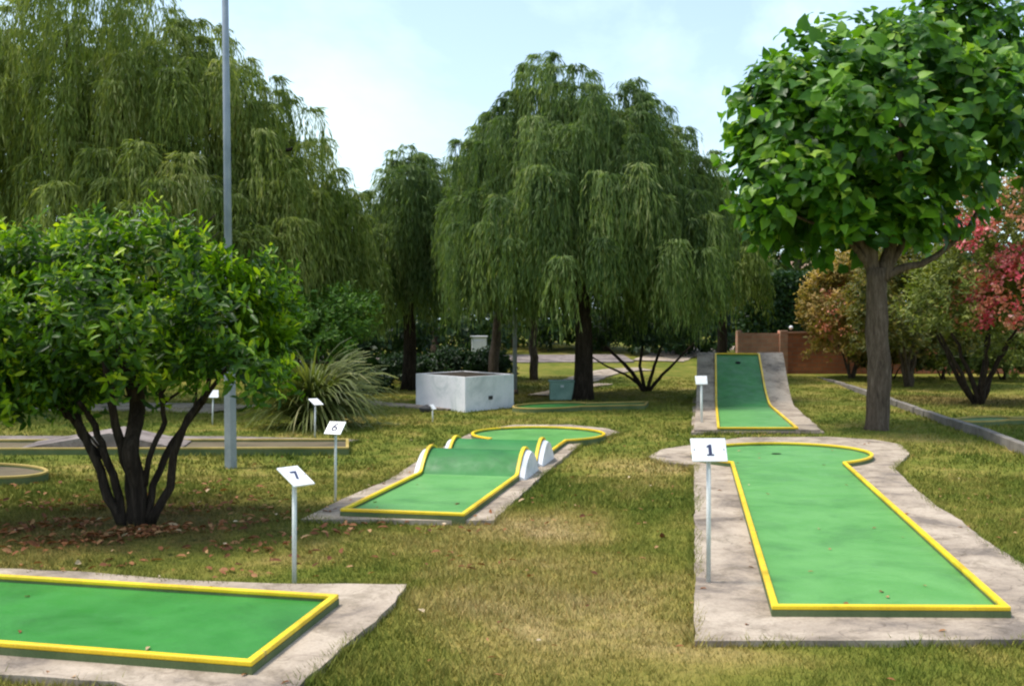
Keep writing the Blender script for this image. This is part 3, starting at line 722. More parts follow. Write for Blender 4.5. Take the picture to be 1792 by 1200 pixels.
def leafy(name_, base, lobes, n, m, label, cat, seed, tmpl=OVAL, ll=.08, lw=.04, per=9, tb=.4, topb=.3, group=None, shoot=.16, up=.6, stems=(), bark_='bark_dark', zmin=.3, low=-.6, flowers=None, part='crown', lumpy=(1.2, -.6), young=0.0, shells=((1.0, .55), (.8, .3), (.55, .15)), droop=0.0):
    """leaves in shoots over lobes; stems: list of (points, radii)"""
    g_ = np.random.default_rng(seed); z0 = float(T(base.x, base.y))
    root = empty(name_, (base.x, base.y, z0), label, cat, group)
    if stems:
        mb = MB()
        for p_, r_ in stems: mb.tube(p_, r_, 9, True, .09)
        mb.build('trunk' if cat == 'tree' else 'stems', M[bark_], root, smooth=True)
    C = ell_points(lobes, n // per, g_, low, shells); C = C[C[:, 2] > zmin]
    if lumpy: C = C[lump(C, lumpy[0], seed + 5) > lumpy[1]]
    lc = np.array([[l[0], l[1], l[2]] for l in lobes])
    dd_ = C[:, None, :] - lc[None]; near = np.argmin((dd_ ** 2).sum(2), 1); out = norm(C - lc[near])
    sh = norm(out + np.array([0, 0, up]) + g_.normal(0, .35, C.shape))
    idx = np.repeat(np.arange(len(C)), per); k = np.tile(np.arange(per), len(C)) / per
    P = C[idx] + sh[idx] * (k * shoot)[:, None] + g_.normal(0, shoot * .12, (len(idx), 3))
    rd = norm(g_.normal(0, 1, P.shape)); rd = rd - (rd * sh[idx]).sum(1, keepdims=True) * sh[idx]; rd = norm(rd)
    D = rd + sh[idx] * (.25 + .75 * k)[:, None]; D[:, 2] -= droop
    N_ = sh[idx] + g_.normal(0, .35, P.shape) - rd * .2
    if droop: N_ = out[idx] + np.array([0, 0, .7]) + g_.normal(0, .4, P.shape)
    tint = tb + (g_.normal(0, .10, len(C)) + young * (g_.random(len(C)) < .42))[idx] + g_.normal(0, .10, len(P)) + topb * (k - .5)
    s_ = g_.uniform(.55, 1.3, len(P)) * (1.1 - .35 * k)
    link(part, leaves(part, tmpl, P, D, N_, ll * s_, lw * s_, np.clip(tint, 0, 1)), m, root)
    if flowers:
        for fm, fn, fl_, fr_, fname in flowers:
            C2 = ell_points(fl_, fn, g_, -.5, ((1.02, .8), (.9, .2)))
            idx = np.repeat(np.arange(len(C2)), 16); P = C2[idx] + g_.normal(0, .075, (len(idx), 3)); D = g_.normal(0, 1, P.shape); N_ = g_.normal(0, 1, P.shape)
            link(fname, leaves(fname, OVAL, P, D, N_, fr_, fr_ * .8, np.clip(g_.normal(.5, .25, len(C2))[idx] + g_.normal(0, .12, len(P)), 0, 1)), M[fm], root)
    return root
# glossy multi-stemmed tree at left
bs = gp(232, 915); d = bs.y
def S(px, py, dd=0): return Vector((wx(px, d), d + dd, hz(py, d)))
st = []
for seg, r0, r1 in (
    ([(222, 925), (190, 870), (172, 800), (140, 740), (110, 690), (60, 640)], .045, .02),
    ([(215, 920), (205, 850), (190, 790), (165, 745), (150, 700)], .04, .02),
    ([(240, 922), (240, 850), (235, 790), (228, 720), (230, 650), (240, 560)], .075, .05),
    ([(232, 915), (220, 830), (208, 760), (205, 700), (180, 600)], .045, .025),
    ([(255, 920), (262, 850), (290, 780), (335, 720), (380, 680), (420, 620)], .035, .014),
    ([(262, 915), (295, 855), (310, 790), (335, 730), (352, 690), (370, 600)], .04, .016),
    ([(250, 850), (270, 780), (283, 740), (285, 690), (300, 640)], .026, .015),
    ([(180, 800), (150, 770), (128, 740), (110, 720), (40, 660)], .022, .012),
    ([(235, 700), (260, 600), (300, 500)], .04, .02), ([(235, 690), (200, 560), (150, 470)], .04, .02)):
    pts = []
    for i, (a, b_) in enumerate(seg):
        pts.append(S(a, b_, rnd.uniform(-.12, .12) * i * .5))
    fine = []; rs = []
    for i in range(len(pts) - 1):
        for k in range(3):
            fine.append(pts[i].lerp(pts[i + 1], k / 3) + Vector((rnd.uniform(-.006, .006),) * 3))
    fine.append(pts[-1]); rs = [r0 + (r1 - r0) * i / (len(fine) - 1) for i in range(len(fine))]; rs[0] *= 1.25
    st.append((fine, rs))
for k in range(26):
    src_ = st[k % len(st)][0]; p0 = src_[int(len(src_) * rnd.uniform(.45, .98))]
    st.append(limb(p0, p0 + Vector((rnd.uniform(-.4, .4), rnd.uniform(-.3, .3), rnd.uniform(.15, .5))), .012, .004, .15, 6, k))
lob = [Lb(230, 560, d, 175, 125, .95), Lb(60, 570, d, 140, 125, .8), Lb(400, 570, d + .1, 95, 110, .7), Lb(255, 465, d + .1, 120, 70, .8), Lb(110, 500, d + .2, 120, 80, .7),
       Lb(395, 500, d + .2, 85, 60, .6), Lb(420, 640, d, 72, 72, .5), Lb(70, 660, d + .1, 120, 80, .6), Lb(-60, 600, d, 110, 140, .7), Lb(190, 650, d - .1, 110, 60, .6), Lb(320, 620, d + .2, 90, 60, .5), Lb(20, 680, d, 110, 70, .6), Lb(-120, 640, d + .2, 120, 110, .6)]
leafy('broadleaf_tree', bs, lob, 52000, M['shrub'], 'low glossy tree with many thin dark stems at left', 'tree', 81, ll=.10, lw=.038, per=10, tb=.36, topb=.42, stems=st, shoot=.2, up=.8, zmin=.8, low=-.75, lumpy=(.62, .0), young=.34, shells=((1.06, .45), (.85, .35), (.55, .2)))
# broad-leaved tree at right
bc = gp(1537, 751); d = bc.y
def S(px, py, dd=0): return Vector((wx(px, d), d + dd, hz(py, d)))
def stroke(seg, r0, r1, dz=0):
    pts = [S(a, b_, dz * i) for i, (a, b_) in enumerate(seg)]; fine = []
    for i in range(len(pts) - 1):
        for k in range(4): fine.append(pts[i].lerp(pts[i + 1], k / 4) + Vector((rnd.uniform(-.01, .01), 0, 0)))
    fine.append(pts[-1]); return fine, [r0 + (r1 - r0) * (i / (len(fine) - 1)) ** .8 for i in range(len(fine))]
rootc = None
lob = [Lb(1400, 270, d, 105, 140, 1.5), Lb(1540, 250, d, 170, 165, 1.9), Lb(1450, 140, d + .2, 90, 70, 1.1), Lb(1570, 135, d + .2, 80, 70, 1.1), Lb(1690, 110, d + .2, 90, 100, 1.2), Lb(1700, 225, d, 115, 100, 1.5), Lb(1440, 365, d, 95, 62, 1.1), Lb(1590, 370, d + .3, 85, 62, 1.2),
       Lb(1362, 190, d, 48, 60, .7), Lb(1800, 190, d, 60, 90, .9), Lb(1350, 320, d, 42, 80, .7), Lb(1400, 385, d, 75, 52, .9), Lb(1510, 395, d, 100, 45, 1.1), Lb(1660, 50, d, 55, 50, .8)]
rootc = leafy('broadleaf_tree', bc, lob, 23000, M['catalpa'], 'tree with large heart shaped leaves and straight grey trunk', 'tree', 91, tmpl=HEART, ll=.20, lw=.165, per=6, tb=.44, topb=.35, shoot=.4, up=.6, droop=.5, zmin=2.35, low=-.85, lumpy=(1.2, -.2), young=.28, shells=((1.06, .5), (.85, .3), (.6, .2)),
              stems=[stroke([(1536, 762), (1536, 745), (1538, 650), (1536, 560), (1532, 470)], .20, .155)], bark_='bark_grey')
for seg, r0, r1, dz in (([(1534, 490), (1515, 440), (1480, 380), (1440, 310), (1400, 250)], .11, .03, .02), ([(1540, 490), (1560, 430), (1575, 350), (1580, 250), (1590, 150)], .12, .03, .05),
                    ([(1545, 485), (1580, 468), (1615, 462), (1645, 445), (1700, 400), (1740, 320)], .075, .03, .03), ([(1530, 480), (1520, 400), (1500, 300), (1490, 200)], .09, .03, -.06),
                    ([(1548, 480), (1580, 430), (1600, 390), (1640, 300), (1680, 200)], .07, .025, .08), ([(1525, 470), (1490, 430), (1440, 400), (1390, 380)], .06, .02, -.03)):
    p_, r_ = stroke(seg, r0, r1, dz); MB().tube(p_, r_, 9, True, .05).build('limb', M['bark_grey'], rootc, smooth=True)

# V-stemmed dark shrub beyond the willow
bv = gp(1130, 684); d = bv.y
def S(px, py, dd=0): return Vector((wx(px, d), d + dd, hz(py, d)))
st = [stroke(sg, a, b_) for sg, a, b_ in (([(1128, 686), (1105, 650), (1080, 625), (1040, 590)], .06, .03), ([(1130, 686), (1120, 640), (1125, 600), (1120, 550)], .05, .02), ([(1134, 686), (1160, 655), (1185, 630), (1215, 600)], .05, .02), ([(1132, 686), (1145, 640), (1160, 600), (1180, 540)], .05, .02), ([(1128, 680), (1095, 655), (1060, 640), (1030, 620)], .04, .015))]
lob = [Lb(1130, 575, d, 95, 45, 1.0), Lb(1190, 565, d, 60, 40, .8), Lb(1095, 590, d - .2, 60, 30, .7)]
leafy('shrub', bv, lob, 9000, M['evergreen'], 'dark shrub with fanned bare stems beyond the willow', 'shrub', 95, ll=.12, lw=.05, per=8, stems=st, zmin=1.0)

# bushes with pink and coral flowers at right
def vstems(base, n, spread, h, r, seed):
    q = random.Random(seed); out = []
    for i in range(n):
        a = 2 * math.pi * i / n + q.uniform(-.3, .3); e = Vector((base.x + spread * math.cos(a), base.y + spread * .7 * math.sin(a), base.z + h * q.uniform(.85, 1.1)))
        p_, r_ = limb(base + Vector((q.uniform(-.05, .05), q.uniform(-.05, .05), -.05)), e, r, r * .35, .06, 8, seed + i); out.append((p_, r_))
    return out
bp = gp(1712, 706); d = bp.y
lob = [Lb(1800, 440, d, 125, 135, 1.6), Lb(1745, 385, d - .3, 84, 75, 1.2), Lb(1700, 470, d + .3, 70, 70, 1.0), Lb(1720, 530, d, 95, 85, 1.2), Lb(1830, 570, d, 100, 90, 1.2), Lb(1655, 540, d + .3, 70, 80, .9)]
leafy('flowering_shrub', bp, lob, 26000, M['oleander'], 'tall flowering shrub covered in bright pink blossom at right edge', 'shrub', 101, ll=.13, lw=.045, per=9, tb=.5, topb=.3, group='flowering shrubs by the brick wall', stems=vstems(bp, 7, .85, 1.6, .065, 5), zmin=.9, shoot=.25,
      flowers=[('pink', 230, [Lb(1790, 525, d - .7, 72, 85, 1.7), Lb(1690, 415, d - .9, 24, 34, .9)], .085, 'blossom'), ('coral', 170, [Lb(1740, 375, d - .6, 82, 62, 1.3), Lb(1745, 530, d - .3, 70, 80, 1.4)], .08, 'blossom')])
bq = gp(1590, 676); d = bq.y
lob = [Lb(1600, 560, d, 115, 95, 1.3), Lb(1650, 510, d + .2, 95, 90, 1.1), Lb(1570, 520, d, 70, 85, 1.0), Lb(1620, 610, d, 90, 45, 1.0)]
leafy('flowering_shrub', bq, lob, 26000, M['rusty'], 'brownish leafed shrub behind the straight grey trunk', 'shrub', 103, ll=.14, lw=.05, per=9, tb=.3, group='flowering shrubs by the brick wall', stems=vstems(bq, 5, .35, 1.4, .07, 9), zmin=.9, shoot=.25, bark_='bark_mid')
br_ = gp(1490, 662); d = br_.y
lob = [Lb(1485, 560, d, 74, 90, 1.1), Lb(1505, 500, d, 52, 65, .9), Lb(1446, 530, d, 36, 60, .7), Lb(1525, 600, d, 50, 50, .8)]
leafy('flowering_shrub', br_, lob, 20000, M['rusty'], 'golden bronze shrub before the brick wall', 'shrub', 105, ll=.15, lw=.055, per=9, tb=.68, group='flowering shrubs by the brick wall', stems=vstems(br_, 6, .5, 1.2, .04, 19), zmin=.45, shoot=.25, bark_='bark_mid',
      flowers=[('coral', 120, [Lb(1475, 565, d - .2, 50, 60, 1.0)], .08, 'blossom')])

# lime shrub behind the strap-leaved clump and a few other mid-ground bushes
by = gp(545, 722); d = by.y
lob = [Lb(545, 590, d, 75, 60, 1.0), Lb(600, 560, d + .4, 60, 50, .9), Lb(500, 570, d + .2, 60, 60, .9)]
leafy('shrub', by, lob, 12000, M['lime'], 'lime green shrub behind the spiky grass clump', 'shrub', 111, ll=.10, lw=.045, per=9, tb=.5, stems=vstems(by, 5, .4, 1.3, .04, 29), zmin=.5, shoot=.2)

# spiky strap-leaved clump
bk = gp(545, 746); d = bk.y
g_ = np.random.default_rng(5); nb = 1100; vsx = []; fl_ = []; tn = []
ang = g_.uniform(0, 2 * np.pi, nb); el = np.clip(g_.normal(.95, .42, nb), .08, 1.5); LL = g_.uniform(.7, 1.38, nb); wd = g_.uniform(.014, .026, nb)
r0 = g_.uniform(0, .28, nb)
K = 7; allv = []
for k in range(K):
    t = k / (K - 1); bend = el - t * t * (1.35 - .3 * np.sin(ang * 3)); 
    if k == 0: px_ = bk.x + np.cos(ang) * r0; py_ = bk.y + np.sin(ang) * r0; pz_ = g_.uniform(0, .35, nb)
    else:
        st_ = LL / (K - 1); px_ = px_ + np.cos(ang) * np.cos(bend) * st_; py_ = py_ + np.sin(ang) * np.cos(bend) * st_; pz_ = np.maximum(pz_ + np.sin(bend) * st_, .02)
    wv = wd * (1 - t ** 2) + .002; sx, sy = -np.sin(ang), np.cos(ang)
    allv.append(np.stack([np.stack([px_ - sx * wv, py_ - sy * wv, pz_], 1), np.stack([px_ + sx * wv, py_ + sy * wv, pz_ + .006], 1)], 1))
A_ = np.stack(allv, 1).reshape(nb, K * 2, 3); base_i = (np.arange(nb) * K * 2)[:, None]
f_ = np.concatenate([np.array([[2 * k, 2 * k + 1, 2 * k + 3, 2 * k + 2]]) for k in range(K - 1)]); F_ = (base_i[:, :, None] + f_[None]).reshape(-1, 4)
tn = np.repeat(np.clip(g_.normal(.45, .22, nb) + .2 * (el < .4), 0, 1), K - 1)
tag(link('spiky_plant', np_mesh('spiky_plant', A_.reshape(-1, 3), F_.ravel(), np.arange(len(F_)) * 4, tn), M['strap']),
    'big clump of arching olive strap leaves behind the small sign', 'plant')

# evergreens and hedge in the background
bgroup = 'dark trees and bushes beyond the lawn'
for k, (px, py, d, rx, ry, mname, lab) in enumerate([
    (-60, 640, 27, 210, 170, 'evergreen', 'dark bush at the far left edge behind the left tree'),
    (150, 600, 30, 170, 130, 'olive', 'olive tree mass behind the left tree crown'),
    (330, 590, 33, 130, 140, 'evergreen', 'dark tree behind the grey pole'),
    (470, 570, 31, 120, 130, 'olive', 'olive tree behind the lime green shrub'),
    (620, 560, 34, 120, 110, 'evergreen', 'dark tree right of the spiky clump'),
    (760, 560, 38, 130, 120, 'evergreen', 'dark tree mass above the white planter'),
    (900, 550, 42, 150, 120, 'olive', 'olive tree behind the thin bluish pole'),
    (1060, 550, 40, 140, 110, 'evergreen', 'dark tree behind the big willow trunk'),
    (1190, 560, 38, 90, 95, 'evergreen', 'dark tree behind the fanned stems'),
    (1290, 540, 44, 60, 110, 'olive', 'olive tree beyond the ramp'),
    (1395, 450, 46, 120, 60, 'olive', 'olive tree showing over the hedge beside the house'),
    (1620, 520, 38, 150, 140, 'evergreen', 'dark tree behind the bronze shrubs'),
    (1800, 540, 33, 150, 170, 'evergreen', 'dark tree behind the pink blossom at right'),
]):
    zg = float(T(0, d)); base = Vector((wx(px, d), d, zg))
    lob = [Lb(px, py, d, rx, ry, 1.6), Lb(px - rx * .5, py + ry * .2, d, rx * .6, ry * .7, 1.4), Lb(px + rx * .5, py + ry * .1, d + .5, rx * .6, ry * .75, 1.4)]
    leafy('evergreen_tree' if mname == 'evergreen' else 'olive_tree', base, lob, 7000 if rx < 140 else 11000, M[mname], lab, 'tree', 200 + k, tmpl=DIAMOND, ll=.28, lw=.15, per=8, tb=.45, group=bgroup,
          stems=[limb(base - Vector((0, 0, .1)), base + Vector((.1, 0, max(1.2, lob[0][2] - zg))), .2, .1, .03, 7, k)], bark_='bark_mid', zmin=zg + .25, shoot=.5, low=-.9)
# extra trunks seen under the willows
for k, (px, py, hh, r, lab) in enumerate([(862, 668, 3.0, .16, 'brown tree trunk behind the white planter'), (935, 664, 2.6, .13, 'thin tree with brown trunk right of the bluish pole')]):
    b_ = gp(px, py); dd2 = b_.y
    leafy('park_tree', b_, [(b_.x, b_.y, b_.z + hh, 1.3, 1.3, 1.0)], 6000, M['willow_b'], lab, 'tree', 300 + k, tmpl=DIAMOND, ll=.2, lw=.06, per=8, tb=.4,
          stems=[limb(b_ - Vector((0, 0, .1)), b_ + Vector((.1, 0, hh)), r, r * .6, .03, 9, k)], bark_='bark_mid', shoot=.4)
# dark undergrowth row behind planter
for k, (px, py, rx, ry, mm) in enumerate([(640, 672, 40, 24, 'evergreen'), (700, 650, 42, 26, 'evergreen'), (790, 648, 48, 26, 'evergreen'), (855, 646, 40, 22, 'evergreen')]):
    b_ = gp(px, py + 16); dd2 = b_.y
    leafy('bush', b_, [Lb(px, py - 4, dd2, rx, ry, .8)], 3500, M[mm], ['low dark bush left of the narrow willow trunk', 'low dark bush behind the narrow willow trunk', 'low dark bush behind the left half of the planter', 'low dark bush behind the right half of the planter'][k],
          'bush', 320 + k, ll=.14, lw=.07, per=8, tb=.3, group='low bushes behind the planter', shoot=.2, zmin=b_.z, stems=vstems(b_, 4, .2, .4, .02, k))

for k, (px, py, rx, ry, mm, lb_) in enumerate([(1560, 618, 52, 34, 'rusty', 'low bronze bush before the wall, right of the golden shrub'), (1650, 622, 60, 40, 'oleander', 'low pale green bush before the wall behind the brown shrub'), (1755, 625, 70, 44, 'oleander', 'low green bush before the wall behind the pink blossom')]):
    b_ = gp(px, 664)
    leafy('bush', b_, [Lb(px, py, b_.y, rx, ry, .9)], 8000, M[mm], lb_, 'bush', 330 + k, ll=.15, lw=.06, per=8, tb=.35, group='low bushes along the brick wall', shoot=.2, zmin=b_.z, stems=vstems(b_, 4, .3, .5, .03, k + 7))
# clipped hedge
def hedge(x0, x1, y0, y1, z0, z1, label, seed):
    g_ = np.random.default_rng(seed); n = 16000
    P = np.stack([g_.uniform(x0, x1, n), g_.uniform(y0, y1, n), g_.uniform(z0, z1, n)], 1)
    side = g_.integers(0, 3, n); P[side == 0, 1] = y0 + g_.normal(0, .05, (side == 0).sum()); P[side == 1, 2] = z1 + g_.normal(0, .07, (side == 1).sum())
    o = g_.normal(0, .6, P.shape); o[side == 0, 1] -= 1; o[side == 1, 2] += 1
    root = empty('hedge', ((x0 + x1) / 2, y0, z0), label, 'hedge')
    link('foliage', leaves('foliage', DIAMOND, P, g_.normal(0, 1, P.shape), o, .2, .11, np.clip(g_.normal(.45, .2, n), 0, 1)), M['evergreen'], root)
    MB().box(((x0 + x1) / 2, (y0 + y1) / 2, (z0 + z1) / 2 - .1), (x1 - x0 - .3, y1 - y0 - .3, z1 - z0 - .1)).build('branches', M['bark_dark'], root)
d = 35.0
hedge(wx(1300, d), wx(1475, d), d, d + 1.6, float(T(0, d)), hz(486, d), 'tall dark clipped hedge above the brick wall', 7)

# brick wall
def brick(name, c1, c2, mort, sx=1.0):
    m, nt, b = mat(name); p = pos(nt)
    sp_ = nd(nt, 'ShaderNodeSeparateXYZ'); nt.links.new(p, sp_.inputs[0]); cb_ = nd(nt, 'ShaderNodeCombineXYZ')
    nt.links.new(math_(nt, 'ADD', sp_.outputs[0], sp_.outputs[1]), cb_.inputs[0]); nt.links.new(sp_.outputs[2], cb_.inputs[1])
    br = nd(nt, 'ShaderNodeTexBrick'); nt.links.new(cb_.outputs[0], br.inputs['Vector']); br.inputs['Color1'].default_value = (*c1, 1); br.inputs['Color2'].default_value = (*c2, 1); br.inputs['Mortar'].default_value = (*mort, 1)
    br.inputs['Scale'].default_value = 1; br.inputs['Brick Width'].default_value = .3; br.inputs['Row Height'].default_value = .12; br.inputs['Mortar Size'].default_value = .012
    c = mix(nt, 1.0, br.outputs['Color'], ramp(nt, noise(nt, 1.2, 5, .65, p), [(.3, (.6, .55, .52)), (.65, (1.15, 1.1, 1.05))]), 'MULTIPLY')
    nt.links.new(c, b.inputs['Base Color']); b.inputs['Roughness'].default_value = .9; bump(nt, b, br.outputs['Fac'], -.4, .01); return m
M['brick'] = brick('terracotta_brick', (.48, .17, .08), (.38, .125, .06), (.30, .17, .11)); M['brick_pale'] = brick('pale_pink_brick', (.58, .31, .20), (.50, .25, .16), (.48, .32, .23))
d = 31.0; zt = hz(583, d); g0 = float(T(0, d))
root = empty('brick_wall', (wx(1440, d), d, g0), 'reddish brick garden wall with pillar behind the ramp lane', 'wall')
MB().box(((wx(1378, d) + wx(1800, d)) / 2, d + .1, (zt + g0) / 2 - .1), (wx(1800, d) - wx(1378, d), .2, zt - g0 + .2)).build('wall_panel', M['brick'], root)
MB().box(((wx(1296, d) + wx(1365, d)) / 2, d + .1, (zt + g0) / 2 - .1), (wx(1365, d) - wx(1296, d), .2, zt - g0 + .2)).build('wall_panel', M['brick_pale'], root)
for px in (1293, 1371): MB().box((wx(px, d), d + .08, (zt + g0) / 2 - .06), (.24 if px > 1300 else .1, .3, zt - g0 + .28)).build('pillar', M['brick_pale'], root, bevel=.01)
MB().box(((wx(1378, d) + wx(1800, d)) / 2, d + .1, zt + .025), (wx(1800, d) - wx(1378, d), .28, .05)).build('coping', M['brick_pale'], root)
# lamp on pillar
root = empty('wall_lamp', (wx(1385, d), d, zt + .05), 'small white globe lamp on the brick wall', 'lamp')
MB().tube([(wx(1385, d), d + .05, zt + .05), (wx(1385, d), d + .05, zt + .13)], .02, 8).build('stem', M['dark_metal'], root)
bm = bmesh.new(); bmesh.ops.create_uvsphere(bm, u_segments=14, v_segments=10, radius=.06, matrix=Matrix.Translation((wx(1385, d), d + .05, zt + .17))); me = bpy.data.meshes.new('globe'); bm.to_mesh(me); bm.free(); link('globe', me, M['plate'], root, smooth=True)

# houses far behind
def house(px0, px1, pytop, pyeave, d, label, wall, roofc, win):
    x0, x1 = wx(px0, d), wx(px1, d); zt_, ze = hz(pytop, d), hz(pyeave, d); z0 = float(T(0, d)) - .1; D = min(6, (x1 - x0) * 1.6)
    root = empty('house', ((x0 + x1) / 2, d, z0), label, 'house')
    MB().box(((x0 + x1) / 2, d + D / 2, (z0 + ze) / 2), (x1 - x0, D, ze - z0)).build('wall', wall, root)
    e = .35; vs = [(x0 - e, d - e, ze), (x1 + e, d - e, ze), (x1 + e, d + D + e, ze), (x0 - e, d + D + e, ze), (x0 - e, d + D / 2, zt_), (x1 + e, d + D / 2, zt_)]
    MB().add(vs, [(0, 1, 5, 4), (2, 3, 4, 5), (0, 4, 3), (1, 2, 5), (0, 3, 2, 1)]).build('roof', roofc, root)
    for wpx, wpy, ww, wh in win:
        wxx = wx(wpx, d); wz = hz(wpy, d)
        fr_ = MB().box((wxx, d - .02, wz), (ww, .08, wh)).build('window', M['white_paint'], root)
        MB().box((wxx, d - .065, wz), (ww - .14, .02, wh - .14)).build('pane', M['dark_metal'], fr_)
plaster = surf_mat('beige_plaster', [(.3, (.42, .34, .24)), (.7, (.54, .45, .33))], 1.2, bs=.2)
tile = surf_mat('clay_tiles', [(.3, (.20, .12, .08)), (.7, (.34, .22, .14))], 2.5, bs=.5, bscale=8)
wht = surf_mat('pale_plaster', [(.3, (.50, .50, .48)), (.7, (.62, .61, .58))], 1.2, bs=.2)
house(1300, 1560, 440, 470, 52, 'beige house with clay tiled roof beyond the hedge', plaster, tile, [(1340, 505, 1.0, 1.3), (1450, 505, 1.0, 1.3)])
d = 32.0; root = empty('utility_cabinet', (wx(838, d), d, float(T(0, d))), 'tall white cabinet half hidden by bushes under the big willow', 'cabinet')
zc = hz(590, d); z0 = float(T(0, d)) - .05
MB().box((wx(838, d), d + .2, (z0 + zc) / 2), (.46, .36, zc - z0)).build('body', M['white_wall'], root, bevel=.02)
MB().box((wx(838, d), d + .2, zc + .02), (.54, .44, .04)).build('lid', M['white_paint'], root, bevel=.01)
MB().box((wx(838, d) - .03, d + .008, zc - .35), (.34, .02, .5)).build('door', M['white_paint'], root, bevel=.006)
# parked car far off behind the willow
def car(px, d, label, body):
    x = wx(px, d); z = float(T(0, d)) + .0; root = empty('parked_car', (x, d, z), label, 'car')
    prof = [(-2.0, .3), (-2.05, .7), (-1.5, .88), (-.9, .95), (-.5, 1.38), (.8, 1.42), (1.4, 1.0), (2.0, .92), (2.08, .35)]
    n = len(prof); vs = [(x + a, d - .8, z + b_) for a, b_ in prof] + [(x + a, d + .8, z + b_) for a, b_ in prof]
    MB().add(vs, [tuple(range(n)), tuple(range(n, 2 * n))[::-1]] + [(i, (i + 1) % n, (i + 1) % n + n, i + n) for i in range(n)]).build('body', body, root, bevel=.06)
    MB().add([(x - .75, d - .812, z + .98), (x - .42, d - .812, z + 1.32), (x + .72, d - .812, z + 1.34), (x + 1.2, d - .812, z + 1.0), (x - .75, d - .79, z + .98), (x - .42, d - .79, z + 1.32), (x + .72, d - .79, z + 1.34), (x + 1.2, d - .79, z + 1.0)],
             [(0, 1, 2, 3), (4, 5, 6, 7), (0, 1, 5, 4), (1, 2, 6, 5), (2, 3, 7, 6), (3, 0, 4, 7)]).build('window', M['dark_metal'], root)
    for a in (-1.3, 1.3):
        MB().tube([(x + a, d - .84, z + .32), (x + a, d - .6, z + .32)], .32, 18).build('wheel', M['dark_metal'], root, smooth=False)
car(900, 45, 'dark blue parked car far off under the willow', paint('dark_car_paint', (.03, .035, .06), (.04, .045, .07), .3, .5, (.05, .05, .05), .1, 0))
car(655, 43, 'grey parked car far off right of the spiky clump', paint('grey_car_paint', (.3, .3, .31), (.34, .34, .35), .3, .5, (.3, .3, .3), .1, 0))

# kerb on the right
kp = [gp(1428, 657), gp(1475, 674), gp(1560, 706), gp(1640, 735), (gp(1720, 762)), gp(1800, 795), gp(1900, 836)]
mb = MB()
for i in range(len(kp) - 1):
    a, b_ = kp[i], kp[i + 1]; L = (b_ - a).length; n = max(1, int(L / .75)); ang_ = math.atan2((b_ - a).y, (b_ - a).x)
    for k in range(n):
        c0 = a.lerp(b_, (k + .5) / n); mb.box((c0.x + rnd.uniform(-.012, .012), c0.y, .03 + rnd.uniform(-.012, .012)), (L / n - .02, .11, .16), ang_ + rnd.uniform(-.015, .015))
o = mb.build('kerb', surf_mat('weathered_kerb_stone', [(.3, (.12, .105, .09)), (.7, (.27, .24, .205))], 3, bs=.4, bscale=30), bevel=.012); tag(o, 'low grey stone kerb running past the straight trunk', 'kerb', kind='structure')

# ------------------------------------------------------------------ grass blades
def inside(px, py, polyg):
    c = np.zeros(len(px), bool); n = len(polyg)
    for i in range(n):
        x1, y1 = polyg[i]; x2, y2 = polyg[(i + 1) % n]
        if y1 == y2: continue
        c ^= ((y1 > py) != (y2 > py)) & (px < (x2 - x1) * (py - y1) / (y2 - y1) + x1)
    return c
def grass(n, d0, d1, pw_, hmin, hmax, w_, seed):
    g_ = np.random.default_rng(seed); u = g_.random(n); y = (d0 ** pw_ + u * (d1 ** pw_ - d0 ** pw_)) ** (1 / pw_); x = g_.uniform(-.54, .54, n) * y
    # tufts
    k = n // 14; cxs = x[:k]; cys = y[:k]; idx = g_.integers(0, k, n // 2)
    x[:n // 2] = cxs[idx] + g_.normal(0, .03, n // 2); y[:n // 2] = cys[idx] + g_.normal(0, .03, n // 2)
    ok = np.ones(n, bool)
    for pg in SLABS: ok &= ~inside(x, y, pg)
    x, y = x[ok], y[ok]; n = len(x)
    thin = np.hypot(x - LITTER.x, y - LITTER.y) < 1.2 * g_.random(n); x, y = x[~thin], y[~thin]; n = len(x)
    z = T(x, y) - .02; a = g_.uniform(0, 2 * np.pi, n)
    clump = .5 + .5 * np.sin(x * 2.1 + np.sin(y * 1.7) * 2) * np.sin(y * 2.7 + np.cos(x * 1.3) * 2)
    h = g_.uniform(hmin, hmax, n) * (.6 + .7 * clump) + .015; D = np.stack([np.cos(a) * .6, np.sin(a) * .6, np.ones(n)], 1) * 1.0 + g_.normal(0, .25, (n, 3))
    tri = (np.array([(-.5, 0, 0), (.5, 0, 0), (0, 1, 0)]), [(0, 1, 2)])
    return leaves('grass', tri, np.stack([x, y, z], 1), D, g_.normal(0, 1, (n, 3)), h, w_ * g_.uniform(.7, 1.4, n), np.clip(g_.normal(.45, .25, n), 0, 1))
tag(link('grass', grass(330000, 2.6, 11, 1.2, .018, .045, .006, 3), M['blade']), 'short patchy grass of the near lawn', 'grass', kind='stuff')
tag(link('grass', grass(160000, 9, 30, 1.3, .03, .06, .016, 4), M['blade']), 'short patchy grass of the far lawn', 'grass', kind='stuff')
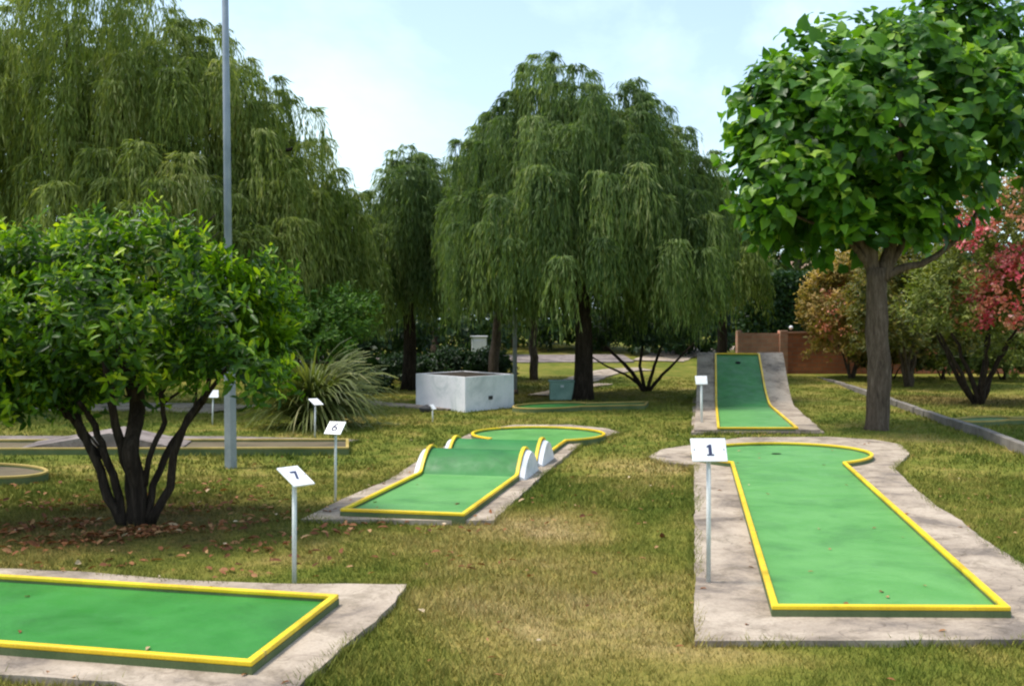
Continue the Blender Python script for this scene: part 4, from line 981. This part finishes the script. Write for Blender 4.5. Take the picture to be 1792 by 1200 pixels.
# taller fringe along slab edges
P = []; g_ = np.random.default_rng(17)
for pg in SLABS:
    n = len(pg)
    for i in range(n):
        a = np.array(pg[i]); b_ = np.array(pg[(i + 1) % n]); L = np.linalg.norm(b_ - a)
        if min(a[1], b_[1]) > 16: continue
        k = int(L * 650); t = g_.random(k)[:, None]; q = a + (b_ - a) * t + g_.normal(0, .025, (k, 2)); dens = (np.sin(q[:, 0] * 3.1 + q[:, 1] * 2.3) + .7 * np.sin(q[:, 0] * 9 - q[:, 1] * 7) + g_.normal(0, .5, k)) > .25; P.append(q[dens])
P = np.concatenate(P); n = len(P); a = g_.uniform(0, 2 * np.pi, n)
tri = (np.array([(-.5, 0, 0), (.5, 0, 0), (0, 1, 0)]), [(0, 1, 2)])
me = leaves('grass', tri, np.concatenate([P, np.full((n, 1), -.015)], 1), np.stack([np.cos(a) * .7, np.sin(a) * .7, np.ones(n)], 1), g_.normal(0, 1, (n, 3)), g_.uniform(.04, .095, n), .008, np.clip(g_.normal(.38, .2, n), 0, 1))
tag(link('grass', me, M['blade']), 'grass fringe growing along the concrete edges', 'grass', kind='stuff')
# fallen leaves
n = 2000; a = g_.uniform(0, 2 * np.pi, n); r = np.abs(g_.normal(0, 1.5, n))
x = LITTER.x + np.cos(a) * r * 1.15; y = LITTER.y - .25 + np.sin(a) * r * .85
ok = ~inside(x, y, SLABS[2]) & (lump(np.stack([x, y, x * 0], 1), .9, 3) > -.1); x, y = x[ok], y[ok]; n = len(x); a = g_.uniform(0, 6.28, n)
me = leaves('fallen_leaves', OVAL, np.stack([x, y, T(x, y) + g_.uniform(.0, .03, n)], 1), np.stack([np.cos(a), np.sin(a), g_.normal(0, .25, n)], 1), np.array([0, 0, 1.]) + g_.normal(0, .4, (n, 3)), g_.uniform(.05, .10, n), g_.uniform(.025, .045, n), np.clip(g_.normal(.42, .25, n), 0, 1))
tag(link('fallen_leaves', me, M['litter']), 'dry reddish leaves lying under the left tree', 'fallen leaves', kind='stuff')
n = 520; x = g_.uniform(-3.5, 5, n); y = g_.uniform(3.4, 15, n); a = g_.uniform(0, 6.28, n)
zl = np.full(n, .02)
for pg in SLABS: zl[inside(x, y, pg)] = .03
for pg in LANES: zl[inside(x, y, pg)] = .054
near_hump = np.zeros(n, bool)
ok = (zl < .025) | (g_.random(n) < .45); ok &= ~((zl > .05) & (x < 1.0) & (y > 7)); x, y, a, zl = x[ok], y[ok], a[ok], zl[ok]; n = len(x)
me = leaves('fallen_leaves', OVAL, np.stack([x, y, zl], 1), np.stack([np.cos(a), np.sin(a), g_.normal(0, .12, n)], 1), np.array([0, 0, 1.]) + g_.normal(0, .25, (n, 3)), g_.uniform(.025, .055, n), g_.uniform(.012, .026, n), np.clip(g_.normal(.6, .25, n), 0, 1))
tag(link('fallen_leaves', me, M['litter']), 'a few pale dry leaves scattered over the lawn', 'fallen leaves', kind='stuff')
